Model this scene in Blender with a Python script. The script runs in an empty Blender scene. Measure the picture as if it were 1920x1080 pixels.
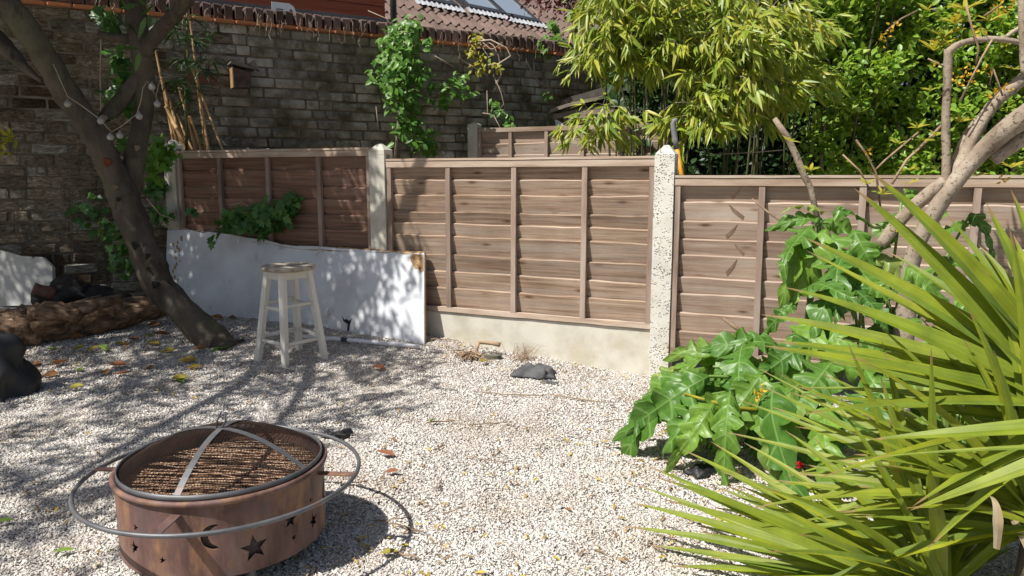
import bpy, bmesh, math, random
import numpy as np
from mathutils import Vector, Matrix, Euler, noise

random.seed(7)
rng = np.random.default_rng(7)
scene = bpy.context.scene
COL = scene.collection
R = math.radians

# ------------------------------------------------------------------ camera
F, EYE, HORIZON = 1400.0, 1.15, 330.0            # photo pixels (1920 wide), eye height in metres
PITCH = math.atan((540 - HORIZON) / F)
cam = bpy.data.cameras.new('camera')
cam.sensor_width = 36.0
cam.lens = F / 1920 * 36
cam.clip_start, cam.clip_end = 0.05, 300
cam_ob = bpy.data.objects.new('camera', cam)
cam_ob.location = (0, 0, EYE)
cam_ob.rotation_euler = (math.pi / 2 - PITCH, 0, 0)
COL.objects.link(cam_ob)
scene.camera = cam_ob

# ------------------------------------------------------------------ sky, sun, exposure
SUN_EL, SUN_TRAVEL = R(55), R(34)                # light travels to the right and away from the camera
world = bpy.data.worlds.new('World')
scene.world = world
world.use_nodes = True
wn = world.node_tree
sky = wn.nodes.new('ShaderNodeTexSky')
sky.sky_type = 'NISHITA'
sky.sun_disc = False
sky.dust_density = 2.0
sky.ozone_density = 0.8
sky.sun_elevation = SUN_EL
sky.sun_rotation = math.atan2(-math.cos(SUN_TRAVEL), -math.sin(SUN_TRAVEL))
wn.links.new(sky.outputs[0], wn.nodes['Background'].inputs[0])
wn.nodes['Background'].inputs[1].default_value = 0.06
sun = bpy.data.lights.new('sun', 'SUN')
sun.energy = 5.0
sun.angle = R(0.53)
sun.color = (1.0, 0.965, 0.905)
sun_ob = bpy.data.objects.new('sun', sun)
travel = Vector((math.cos(SUN_TRAVEL) * math.cos(SUN_EL), math.sin(SUN_TRAVEL) * math.cos(SUN_EL), -math.sin(SUN_EL)))
sun_ob.rotation_euler = travel.to_track_quat('-Z', 'Y').to_euler()
sun_ob.location = (-6, -4, 9)
COL.objects.link(sun_ob)
scene.view_settings.view_transform = 'Standard'
scene.view_settings.look = 'None'
scene.view_settings.exposure = 0.33
scene.view_settings.gamma = 1.0
scene.cycles.max_bounces = 8
scene.cycles.transparent_max_bounces = 8

# ------------------------------------------------------------------ photo point -> place in the garden
_c, _s = math.cos(PITCH), math.sin(PITCH)
def ray(px, py):
    a, b = (px - 960) / F, (540 - py) / F
    return Vector((a, _c + b * _s, -_s + b * _c))
def at(px, py, Y):
    r = ray(px, py)
    return Vector((0, 0, EYE)) + r * (Y / r.y)
def ss(x):
    x = min(1, max(0, x))
    return x * x * (3 - 2 * x)
def ground_z(x, y):
    return (0.13 * ss((y - 4.0) / 1.3) * ss((0.55 - x) / 1.1) - 0.03 * ss((y - 3.3) / 0.9) * ss((x - 0.2) / 0.8)
            + 0.012 * math.sin(x * 2.3 + 1) * math.sin(y * 1.9) + 0.006 * math.sin(x * 6.1) * math.sin(y * 5.3 + 2))
def on_ground(px, py):
    r = ray(px, py)
    z = 0.0
    for _ in range(12):
        t = (z - EYE) / r.z
        p = Vector((0, 0, EYE)) + r * t
        z = ground_z(p.x, p.y)
    return p
def on_plane(px, py, p0, n):
    r = ray(px, py)
    o = Vector((0, 0, EYE))
    return o + r * ((p0 - o).dot(n) / r.dot(n))

# ------------------------------------------------------------------ materials
def lnk(nt, a, b):
    nt.links.new(a, b)
def ramp(nt, fac, stops):
    n = nt.nodes.new('ShaderNodeValToRGB')
    e = n.color_ramp.elements
    while len(e) < len(stops):
        e.new(0.5)
    for el, (p, c) in zip(e, stops):
        el.position = p
        el.color = (*c, 1) if len(c) == 3 else c
    lnk(nt, fac, n.inputs[0])
    return n.outputs[0]
def mth(nt, op, a, b=None):
    n = nt.nodes.new('ShaderNodeMath')
    n.operation = op
    for i, v in enumerate((a, b)):
        if v is None: continue
        if isinstance(v, (int, float)): n.inputs[i].default_value = v
        else: lnk(nt, v, n.inputs[i])
    return n.outputs[0]
def mixc(nt, fac, a, b, mode='MIX'):
    n = nt.nodes.new('ShaderNodeMix')
    n.data_type = 'RGBA'
    n.blend_type = mode
    for k, v in ((0, fac), (6, a), (7, b)):
        if isinstance(v, (int, float)): n.inputs[k].default_value = v
        elif isinstance(v, tuple): n.inputs[k].default_value = (*v, 1)
        else: lnk(nt, v, n.inputs[k])
    return n.outputs[2]
def noise_tex(nt, vec, scale, detail=4, rough=0.55, dist=0.0):
    n = nt.nodes.new('ShaderNodeTexNoise')
    n.inputs['Scale'].default_value = scale
    n.inputs['Detail'].default_value = detail
    n.inputs['Roughness'].default_value = rough
    n.inputs['Distortion'].default_value = dist
    lnk(nt, vec, n.inputs['Vector'])
    return n.outputs['Fac']
def coords(nt, stretch=(1, 1, 1), jitter=True):
    tc = nt.nodes.new('ShaderNodeTexCoord')
    v = tc.outputs['Object']
    if stretch != (1, 1, 1):
        m = nt.nodes.new('ShaderNodeMapping')
        m.inputs['Scale'].default_value = stretch
        lnk(nt, v, m.inputs['Vector'])
        v = m.outputs[0]
    rnd = None
    if jitter:
        oi = nt.nodes.new('ShaderNodeObjectInfo')
        gi = nt.nodes.new('ShaderNodeNewGeometry')
        rnd = mth(nt, 'FRACT', mth(nt, 'ADD', oi.outputs['Random'], gi.outputs['Random Per Island']))
        a = nt.nodes.new('ShaderNodeVectorMath')
        a.operation = 'ADD'
        lnk(nt, v, a.inputs[0])
        cx = nt.nodes.new('ShaderNodeCombineXYZ')
        lnk(nt, mth(nt, 'MULTIPLY', oi.outputs['Random'], 53.0), cx.inputs[0])
        lnk(nt, mth(nt, 'MULTIPLY', oi.outputs['Random'], 31.0), cx.inputs[1])
        lnk(nt, cx.outputs[0], a.inputs[1])
        v = a.outputs[0]
    return v, rnd
def new_mat(name):
    m = bpy.data.materials.new(name)
    m.use_nodes = True
    nt = m.node_tree
    return m, nt, nt.nodes['Principled BSDF']
def bump(nt, h, strength, dist, p):
    b = nt.nodes.new('ShaderNodeBump')
    b.inputs['Strength'].default_value = strength
    b.inputs['Distance'].default_value = dist
    lnk(nt, h, b.inputs['Height'])
    lnk(nt, b.outputs[0], p.inputs['Normal'])
def surf(name, stops, scale=8, rough=0.85, spec=0.25, stretch=(1, 1, 1), rand=0.25, spots=None, spots2=None, bmp=0.3, bdist=0.004,
         bscale=None, metallic=0.0, detail=5, dist=0.0, stain=None, knots=None):
    """noise-mottled surface; spots = (colour, scale, threshold, softness)"""
    m, nt, p = new_mat(name)
    v, rnd = coords(nt, stretch)
    f = noise_tex(nt, v, scale, detail, 0.6, dist)
    col = ramp(nt, f, [(0.3 + 0.4 * i / max(1, len(stops) - 1), c) for i, c in enumerate(stops)])
    for sp in (spots, spots2):
        if sp:
            c, sc, th, so = sp
            f2 = noise_tex(nt, v, sc, 5, 0.65)
            fac = ramp(nt, f2, [(max(0, th - so), (0, 0, 0)), (min(1, th + so), (1, 1, 1))])
            col = mixc(nt, fac, col, c)
    if knots:                                     # dark round knots with a halo
        kv, _r = coords(nt, knots)
        vo = nt.nodes.new('ShaderNodeTexVoronoi')
        vo.inputs['Scale'].default_value = 1.0
        lnk(nt, kv, vo.inputs['Vector'])
        col = mixc(nt, ramp(nt, vo.outputs['Distance'], [(0.05, (0.9, 0.9, 0.9)), (0.11, (0.45, 0.45, 0.45)), (0.2, (0, 0, 0))]), col, (0.11, 0.06, 0.035))
    if stain:                                     # large blotches that run on from piece to piece
        sc, lo, hi = stain
        gp = nt.nodes.new('ShaderNodeNewGeometry')
        f3 = noise_tex(nt, gp.outputs['Position'], sc, 6, 0.62)
        col = mixc(nt, 1.0, col, ramp(nt, f3, [(0.36, lo), (0.64, hi)]), 'MULTIPLY')
    if rand:
        k = mth(nt, 'ADD', mth(nt, 'MULTIPLY', rnd, rand * 2), 1 - rand)
        cc = nt.nodes.new('ShaderNodeCombineColor')
        for i in range(3): lnk(nt, k, cc.inputs[i])
        col = mixc(nt, 1.0, col, cc.outputs[0], 'MULTIPLY')
    lnk(nt, col, p.inputs['Base Color'])
    p.inputs['Roughness'].default_value = rough
    p.inputs['Specular IOR Level'].default_value = spec
    p.inputs['Metallic'].default_value = metallic
    if bmp:
        bump(nt, noise_tex(nt, v, bscale or scale * 3, 6, 0.65), bmp, bdist, p)
    return m
def leafmat(name, stops, rough=0.45, spec=0.4, transl=0.3, tcol=None, vein=0.0, scale=30, bmp=0.0):
    """stops are picked at random for each leaf"""
    m, nt, p = new_mat(name)
    v, rnd = coords(nt)
    col = ramp(nt, rnd, [(i / max(1, len(stops) - 1), c) for i, c in enumerate(stops)])
    f = noise_tex(nt, v, scale, 3)
    col = mixc(nt, 1.0, col, ramp(nt, f, [(0.3, (0.72, 0.74, 0.7)), (0.7, (1.12, 1.1, 1.0))]), 'MULTIPLY')
    lnk(nt, col, p.inputs['Base Color'])
    p.inputs['Roughness'].default_value = rough
    p.inputs['Specular IOR Level'].default_value = spec
    if bmp:
        bump(nt, noise_tex(nt, v, scale * 0.8, 3), bmp, 0.01, p)
    if transl:
        t = nt.nodes.new('ShaderNodeBsdfTranslucent')
        lnk(nt, mixc(nt, 1.0, col, tcol or (1.5, 1.5, 0.7), 'MULTIPLY'), t.inputs[0])
        mx = nt.nodes.new('ShaderNodeMixShader')
        mx.inputs[0].default_value = transl
        lnk(nt, p.outputs[0], mx.inputs[1])
        lnk(nt, t.outputs[0], mx.inputs[2])
        lnk(nt, mx.outputs[0], nt.nodes['Material Output'].inputs[0])
    return m

M = {}
def gravel_mat():
    m, nt, p = new_mat('gravel_bed')
    v, _ = coords(nt, jitter=False)
    vo = nt.nodes.new('ShaderNodeTexVoronoi')
    vo.inputs['Scale'].default_value = 95
    lnk(nt, v, vo.inputs['Vector'])
    sep = nt.nodes.new('ShaderNodeSeparateColor')
    lnk(nt, vo.outputs['Color'], sep.inputs[0])
    col = ramp(nt, sep.outputs[0], [(0, (0.42, 0.38, 0.345)), (0.35, (0.58, 0.54, 0.50)), (0.7, (0.70, 0.67, 0.62)), (1, (0.6, 0.52, 0.46))])
    edge = ramp(nt, vo.outputs['Distance'], [(0.3, (1, 1, 1)), (0.8, (0.5, 0.45, 0.41))])
    col = mixc(nt, 1.0, col, edge, 'MULTIPLY')
    lnk(nt, col, p.inputs['Base Color'])
    p.inputs['Roughness'].default_value = 0.95
    p.inputs['Specular IOR Level'].default_value = 0.1
    bump(nt, mth(nt, 'SUBTRACT', 1.0, vo.outputs['Distance']), 1.0, 0.012, p)
    return m
M['gravel_bed'] = gravel_mat()
def chips_mat():
    m, nt, p = new_mat('gravel_chips')
    v, rnd = coords(nt)
    col = ramp(nt, rnd, [(0, (0.58, 0.545, 0.505)), (0.10, (0.72, 0.69, 0.645)), (0.45, (0.82, 0.79, 0.745)), (0.75, (0.75, 0.705, 0.65)),
                         (0.9, (0.68, 0.59, 0.525)), (0.97, (0.52, 0.485, 0.45)), (1, (0.78, 0.75, 0.705))])
    gp = nt.nodes.new('ShaderNodeNewGeometry')
    dirt = noise_tex(nt, gp.outputs['Position'], 1.7, 6, 0.65)
    col = mixc(nt, 1.0, col, ramp(nt, dirt, [(0.34, (0.82, 0.77, 0.71)), (0.52, (1, 1, 1)), (1, (1.03, 1.03, 1.03))]), 'MULTIPLY')
    lnk(nt, mixc(nt, 1.0, col, ramp(nt, noise_tex(nt, v, 120, 3), [(0.3, (0.8, 0.79, 0.78)), (0.7, (1.05, 1.05, 1.05))]), 'MULTIPLY'), p.inputs['Base Color'])
    p.inputs['Roughness'].default_value = 0.9
    p.inputs['Specular IOR Level'].default_value = 0.2
    return m
M['chips'] = chips_mat()
G = 'surf'
M['fence'] = surf('weathered_fence_wood', [(0.20, 0.132, 0.09), (0.36, 0.26, 0.188), (0.48, 0.385, 0.30)], 7, 0.85, 0.2, (0.3, 5, 9), 0.17,
                  spots=((0.38, 0.32, 0.27), 1.6, 0.60, 0.10), spots2=((0.30, 0.15, 0.08), 0.9, 0.68, 0.05), stain=(2.2, (0.8, 0.77, 0.74), (1.1, 1.1, 1.1)), bmp=0.5, bdist=0.003, bscale=14, dist=0.3, detail=9, knots=(4, 10, 14))
M['fence_dark'] = surf('dark_reddish_fence_wood', [(0.13, 0.07, 0.047), (0.24, 0.14, 0.10), (0.31, 0.20, 0.15)], 7, 0.85, 0.2, (0.3, 5, 9), 0.15,
                       spots=((0.24, 0.17, 0.13), 1.6, 0.62, 0.10), bmp=0.5, bdist=0.003, bscale=9, dist=0.6)  # darker and redder brown than the other fence wood
M['fence_grey'] = surf('grey_fence_wood', [(0.25, 0.17, 0.125), (0.40, 0.30, 0.23), (0.50, 0.41, 0.335)], 7, 0.85, 0.2, (0.3, 5, 9), 0.12,
                       spots=((0.43, 0.365, 0.31), 1.6, 0.60, 0.12), spots2=((0.30, 0.18, 0.12), 0.9, 0.66, 0.05), bmp=0.5, bdist=0.003, bscale=14, dist=0.3, detail=9, knots=(4, 10, 14), stain=(2.2, (0.82, 0.79, 0.76), (1.1, 1.1, 1.1)))
M['batten'] = surf('batten_wood', [(0.20, 0.14, 0.11), (0.33, 0.245, 0.195), (0.40, 0.33, 0.28)], 3, 0.85, 0.2, (6, 6, 0.7), 0.15, bmp=0.4, bdist=0.002, bscale=10)
M['rail'] = surf('rail_wood', [(0.26, 0.175, 0.12), (0.42, 0.32, 0.245), (0.52, 0.44, 0.36)], 3, 0.85, 0.2, (0.6, 6, 6), 0.15,
                 spots=((0.20, 0.14, 0.10), 2.2, 0.66, 0.05), bmp=0.4, bdist=0.002, bscale=10)
def concrete_mat():
    m, nt, p = new_mat('exposed_aggregate_concrete')
    v, _ = coords(nt)
    base = ramp(nt, noise_tex(nt, v, 7, 5), [(0.3, (0.55, 0.53, 0.47)), (0.7, (0.72, 0.70, 0.63))])
    vo = nt.nodes.new('ShaderNodeTexVoronoi')
    vo.inputs['Scale'].default_value = 95
    lnk(nt, v, vo.inputs['Vector'])
    holes = mth(nt, 'MULTIPLY', ramp(nt, vo.outputs['Distance'], [(0.22, (1, 1, 1)), (0.42, (0, 0, 0))]), ramp(nt, noise_tex(nt, v, 28, 4), [(0.46, (0, 0, 0)), (0.57, (0.85, 0.85, 0.85))]))
    col = mixc(nt, holes, base, (0.14, 0.125, 0.095))
    lich = ramp(nt, noise_tex(nt, v, 10, 5), [(0.6, (0, 0, 0)), (0.72, (1, 1, 1))])
    col = mixc(nt, mth(nt, 'MULTIPLY', lich, 0.55), col, (0.40, 0.34, 0.17))
    lnk(nt, col, p.inputs['Base Color'])
    p.inputs['Roughness'].default_value = 0.95
    p.inputs['Specular IOR Level'].default_value = 0.15
    bump(nt, mth(nt, 'SUBTRACT', 1.0, holes), 0.9, 0.006, p)
    return m
M['aggregate'] = concrete_mat()
M['concrete'] = surf('smooth_concrete', [(0.50, 0.47, 0.39), (0.62, 0.59, 0.51), (0.68, 0.65, 0.57)], 5, 0.92, 0.15, (1, 1, 1), 0.05,
                     spots=((0.36, 0.33, 0.26), 46, 0.72, 0.02), spots2=((0.50, 0.45, 0.32), 3, 0.62, 0.08), bmp=0.35, bdist=0.003, bscale=60)
M['brick'] = surf('old_stock_brick', [(0.14, 0.122, 0.094), (0.215, 0.193, 0.157), (0.28, 0.26, 0.222)], 9, 0.95, 0.1, (1, 1, 1), 0.28,
                  spots=((0.42, 0.41, 0.38), 5, 0.52, 0.12), spots2=((0.08, 0.08, 0.045), 3, 0.60, 0.1), bmp=0.9, bdist=0.012, bscale=14, stain=(1.6, (0.6, 0.55, 0.45), (1.15, 1.15, 1.15)))  # whitish spots: weathering, spread wider to paint in sunlit patches
M['brick_pale'] = surf('limewashed_brick', [(0.14, 0.12, 0.10), (0.26, 0.235, 0.195), (0.36, 0.33, 0.285)], 9, 0.95, 0.1, (1, 1, 1), 0.35,
                       spots=((0.13, 0.095, 0.065), 4, 0.54, 0.10), spots2=((0.42, 0.40, 0.35), 5, 0.62, 0.08), bmp=0.9, bdist=0.012, bscale=14, stain=(2.2, (0.35, 0.28, 0.21), (1.2, 1.15, 1.05)))
M['brick_red'] = surf('red_brick', [(0.12, 0.055, 0.04), (0.20, 0.095, 0.07)], 9, 0.95, 0.1, (1, 1, 1), 0.25, spots=((0.16, 0.14, 0.12), 11, 0.6, 0.07), bmp=0.8, bdist=0.01, bscale=28)
M['mortar'] = surf('old_mortar', [(0.085, 0.075, 0.06), (0.16, 0.145, 0.12), (0.24, 0.22, 0.19)], 9, 0.98, 0.05, (1, 1, 1), 0.0, bmp=0.9, bdist=0.015, bscale=25, stain=(2.0, (0.7, 0.6, 0.5), (1.3, 1.25, 1.15)))
M['coping'] = surf('engineering_brick', [(0.06, 0.045, 0.04), (0.115, 0.08, 0.068), (0.15, 0.105, 0.09)], 12, 0.9, 0.2, (1, 1, 1), 0.35,
                   spots=((0.38, 0.36, 0.33), 22, 0.70, 0.03), bmp=0.5, bdist=0.006)
M['tile_orange'] = surf('orange_creasing_tile', [(0.40, 0.16, 0.075), (0.60, 0.27, 0.14)], 20, 0.9, 0.15, rand=0.2, spots=((0.5, 0.42, 0.34), 15, 0.66, 0.05))
M['red_clad'] = surf('red_painted_cladding', [(0.24, 0.065, 0.035), (0.34, 0.10, 0.055)], 2, 0.8, 0.2, (0.5, 0.5, 9), 0.15, bmp=0.3)
M['grey_band'] = surf('grey_rendered_band', [(0.11, 0.10, 0.105), (0.16, 0.15, 0.155)], 4, 0.8, 0.2, rand=0.0)
M['roof_tile'] = surf('brown_roof_tile', [(0.14, 0.095, 0.078), (0.22, 0.155, 0.128)], 6, 0.85, 0.25, rand=0.15)
M['dark_metal'] = surf('dark_grey_metal', [(0.03, 0.032, 0.036), (0.06, 0.063, 0.07)], 9, 0.45, 0.5, rand=0.1, bmp=0.1)
M['flashing'] = surf('lead_flashing', [(0.30, 0.31, 0.33), (0.46, 0.47, 0.49)], 12, 0.5, 0.5, rand=0.1, bmp=0.3)
def glass_mat():
    m, nt, p = new_mat('skylight_glass')
    p.inputs['Base Color'].default_value = (0.52, 0.60, 0.68, 1)  # pale blue-grey base colour carries the reflected sky
    p.inputs['Roughness'].default_value = 0.08
    p.inputs['Specular IOR Level'].default_value = 1.0
    p.inputs['Metallic'].default_value = 0.45
    return m
M['glass'] = glass_mat()
M['sign_white'] = surf('white_enamel', [(0.70, 0.70, 0.72), (0.78, 0.78, 0.80)], 4, 0.4, 0.4, rand=0, bmp=0)
M['black'] = surf('black_plastic', [(0.012, 0.012, 0.013), (0.03, 0.03, 0.032)], 7, 0.45, 0.45, rand=0.1, bmp=0.4, bdist=0.006)
M['grey_rag'] = surf('grey_fabric', [(0.07, 0.07, 0.073), (0.14, 0.14, 0.145)], 14, 0.9, 0.1, rand=0.1, bmp=0.5)
M['bark'] = surf('smooth_grey_bark', [(0.042, 0.033, 0.026), (0.092, 0.075, 0.058), (0.15, 0.124, 0.098)], 5, 0.9, 0.15, (1, 1, 0.5), 0.0,
                 spots=((0.04, 0.032, 0.026), 14, 0.64, 0.06), spots2=((0.12, 0.12, 0.07), 4, 0.62, 0.08), bmp=1.0, bdist=0.02, bscale=22)
M['bark_cut'] = surf('cut_wood', [(0.20, 0.135, 0.085), (0.30, 0.215, 0.145)], 12, 0.85, 0.15, rand=0.1)
M['bark_red'] = surf('raw_red_wound', [(0.15, 0.045, 0.028), (0.21, 0.075, 0.04)], 12, 0.85, 0.15, rand=0.1)
M['bark_pale'] = surf('pale_speckled_bark', [(0.23, 0.175, 0.125), (0.36, 0.29, 0.22), (0.44, 0.37, 0.29)], 9, 0.9, 0.15, (1, 1, 1), 0.1,
                      spots=((0.12, 0.095, 0.07), 60, 0.60, 0.05), bmp=0.8, bdist=0.005, bscale=70)
M['rotten'] = surf('rotting_log_wood', [(0.07, 0.045, 0.03), (0.20, 0.13, 0.085), (0.40, 0.28, 0.19)], 3, 0.95, 0.1, (2.5, 9, 9), 0.0,
                   spots=((0.50, 0.38, 0.26), 2.2, 0.66, 0.04), bmp=1.0, bdist=0.03, bscale=4)
M['charred'] = surf('charred_wood', [(0.012, 0.011, 0.010), (0.04, 0.037, 0.035)], 9, 0.7, 0.3, rand=0.1, bmp=0.9, bdist=0.02)
M['white_board'] = surf('white_laminate', [(0.66, 0.68, 0.72), (0.74, 0.76, 0.79)], 2, 0.35, 0.4, rand=0.0, spots=((0.44, 0.44, 0.44), 7, 0.66, 0.05), spots2=((0.25, 0.22, 0.18), 22, 0.74, 0.02), stain=(3.0, (0.80, 0.79, 0.77), (1.03, 1.03, 1.03)), bmp=0.1)
M['chipboard'] = surf('swollen_chipboard', [(0.24, 0.12, 0.05), (0.42, 0.26, 0.13), (0.55, 0.38, 0.22)], 28, 0.95, 0.1, rand=0.1, bmp=0.9, bdist=0.01)
M['white_paint'] = surf('chalky_white_paint', [(0.70, 0.675, 0.60), (0.79, 0.77, 0.71)], 6, 0.6, 0.3, rand=0.05, spots=((0.52, 0.44, 0.33), 15, 0.70, 0.03), bmp=0.2, bdist=0.002)
M['seat_wood'] = surf('worn_painted_seat', [(0.22, 0.17, 0.13), (0.42, 0.36, 0.29), (0.62, 0.57, 0.49)], 5, 0.8, 0.2, (2, 9, 3), 0.1, bmp=0.4, bdist=0.003)
M['pvc'] = surf('white_pvc', [(0.74, 0.75, 0.78), (0.80, 0.80, 0.83)], 8, 0.35, 0.4, rand=0, bmp=0, spots=((0.4, 0.37, 0.33), 14, 0.72, 0.03))
M['slab_white'] = surf('white_painted_slab', [(0.46, 0.46, 0.44), (0.60, 0.60, 0.58)], 5, 0.85, 0.2, rand=0.1, spots=((0.08, 0.07, 0.06), 6, 0.66, 0.02), bmp=0.5, bdist=0.01)
M['rust'] = surf('rusty_painted_steel', [(0.055, 0.03, 0.027), (0.145, 0.08, 0.066), (0.23, 0.145, 0.122)], 4.5, 0.6, 0.35, (2.2, 2.2, 1), 0.0,
                 spots=((0.30, 0.16, 0.085), 6, 0.61, 0.10), spots2=((0.13, 0.09, 0.09), 3.5, 0.60, 0.06), bmp=0.4, bdist=0.002, bscale=60)
M['steel'] = surf('dull_grey_steel', [(0.085, 0.085, 0.09), (0.17, 0.17, 0.18)], 10, 0.5, 0.5, rand=0.1, metallic=0.4, spots=((0.25, 0.11, 0.06), 9, 0.68, 0.04), bmp=0.2, bdist=0.001)
M['grate'] = surf('rusty_grill_wire', [(0.14, 0.065, 0.035), (0.34, 0.20, 0.12), (0.58, 0.44, 0.30)], 22, 0.6, 0.4, rand=0.3, metallic=0.15, bmp=0.2)
M['soot'] = surf('sooty_steel', [(0.018, 0.015, 0.014), (0.06, 0.033, 0.024)], 8, 0.9, 0.15, rand=0)
M['cane'] = surf('dry_bamboo_cane', [(0.36, 0.21, 0.09), (0.55, 0.36, 0.18)], 8, 0.6, 0.3, (6, 6, 0.8), 0.25, bmp=0.1)
M['green_cane'] = surf('green_bamboo_culm', [(0.05, 0.06, 0.022), (0.12, 0.115, 0.05)], 8, 0.6, 0.3, (6, 6, 0.8), 0.3, bmp=0.1)
M['twig'] = surf('dry_twig', [(0.20, 0.13, 0.085), (0.40, 0.29, 0.19)], 20, 0.9, 0.1, rand=0.3, bmp=0.3)
M['vine'] = surf('pale_dry_vine', [(0.30, 0.24, 0.185), (0.48, 0.40, 0.32)], 20, 0.9, 0.1, rand=0.2, bmp=0.3)
M['soil'] = surf('dark_soil', [(0.02, 0.016, 0.012), (0.05, 0.038, 0.028)], 8, 0.98, 0.05, rand=0, bmp=0.8, bdist=0.02)
M['orange'] = surf('orange_painted_shaft', [(0.70, 0.30, 0.02), (0.78, 0.36, 0.03)], 8, 0.4, 0.4, rand=0, bmp=0)
M['grip'] = surf('grey_rubber_grip', [(0.17, 0.17, 0.175), (0.23, 0.23, 0.235)], 20, 0.6, 0.3, rand=0, bmp=0.2)
M['felt'] = surf('roofing_felt', [(0.09, 0.08, 0.07), (0.17, 0.15, 0.13)], 12, 0.95, 0.1, rand=0.1, bmp=0.4)
M['shed_wood'] = surf('silvered_shed_timber', [(0.24, 0.19, 0.15), (0.40, 0.33, 0.27)], 4, 0.9, 0.15, (0.7, 6, 6), 0.2)
M['stone_dark'] = surf('dark_flat_stone', [(0.10, 0.10, 0.075), (0.16, 0.155, 0.12)], 12, 0.9, 0.15, rand=0.2)
M['bulb'] = surf('frosted_bulb', [(0.26, 0.25, 0.22), (0.36, 0.34, 0.31)], 10, 0.3, 0.5, rand=0.1, bmp=0)
M['pine'] = surf('pale_pine_cladding', [(0.52, 0.34, 0.22), (0.66, 0.46, 0.31)], 4, 0.8, 0.2, (0.6, 6, 9), 0.1)
M['flower'] = leafmat('orange_petal', [(0.66, 0.40, 0.03), (0.75, 0.53, 0.05), (0.58, 0.30, 0.03)], 0.6, 0.2, 0.25, (1.2, 1.1, 0.6))
M['red_flower'] = leafmat('red_petal', [(0.35, 0.01, 0.02), (0.45, 0.02, 0.03)], 0.6, 0.2, 0.2, (1.2, 0.8, 0.8))
M['bamboo_leaf'] = leafmat('bamboo_leaf', [(0.20, 0.31, 0.04), (0.30, 0.40, 0.05), (0.42, 0.46, 0.055), (0.22, 0.33, 0.045), (0.55, 0.51, 0.08), (0.15, 0.25, 0.035)], 0.42, 0.45, 0.36, (1.2, 1.2, 0.6))
M['hedge_leaf'] = leafmat('hedge_leaf', [(0.14, 0.28, 0.03), (0.22, 0.38, 0.04), (0.32, 0.45, 0.055), (0.16, 0.31, 0.035), (0.40, 0.48, 0.07)], 0.4, 0.45, 0.33, (1.4, 1.4, 0.6))
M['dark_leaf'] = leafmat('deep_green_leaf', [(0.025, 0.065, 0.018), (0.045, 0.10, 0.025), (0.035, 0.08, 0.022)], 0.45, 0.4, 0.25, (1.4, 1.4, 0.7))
M['climber_leaf'] = leafmat('climber_leaf', [(0.07, 0.19, 0.03), (0.13, 0.28, 0.05), (0.18, 0.34, 0.06), (0.10, 0.23, 0.03)], 0.4, 0.45, 0.35, (1.4, 1.4, 0.6))
M['ivy_leaf'] = leafmat('ivy_leaf', [(0.04, 0.13, 0.03), (0.075, 0.19, 0.04), (0.12, 0.26, 0.05)], 0.38, 0.5, 0.28, (1.4, 1.5, 0.6))
M['ivy_bright'] = leafmat('bright_ivy_leaf', [(0.14, 0.32, 0.05), (0.22, 0.40, 0.06), (0.10, 0.24, 0.05)], 0.38, 0.5, 0.35, (1.4, 1.4, 0.6))
M['yellow_leaf'] = leafmat('yellowing_leaf', [(0.40, 0.42, 0.05), (0.50, 0.40, 0.04), (0.25, 0.36, 0.06)], 0.5, 0.35, 0.35, (1.2, 1.2, 0.7))
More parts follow.
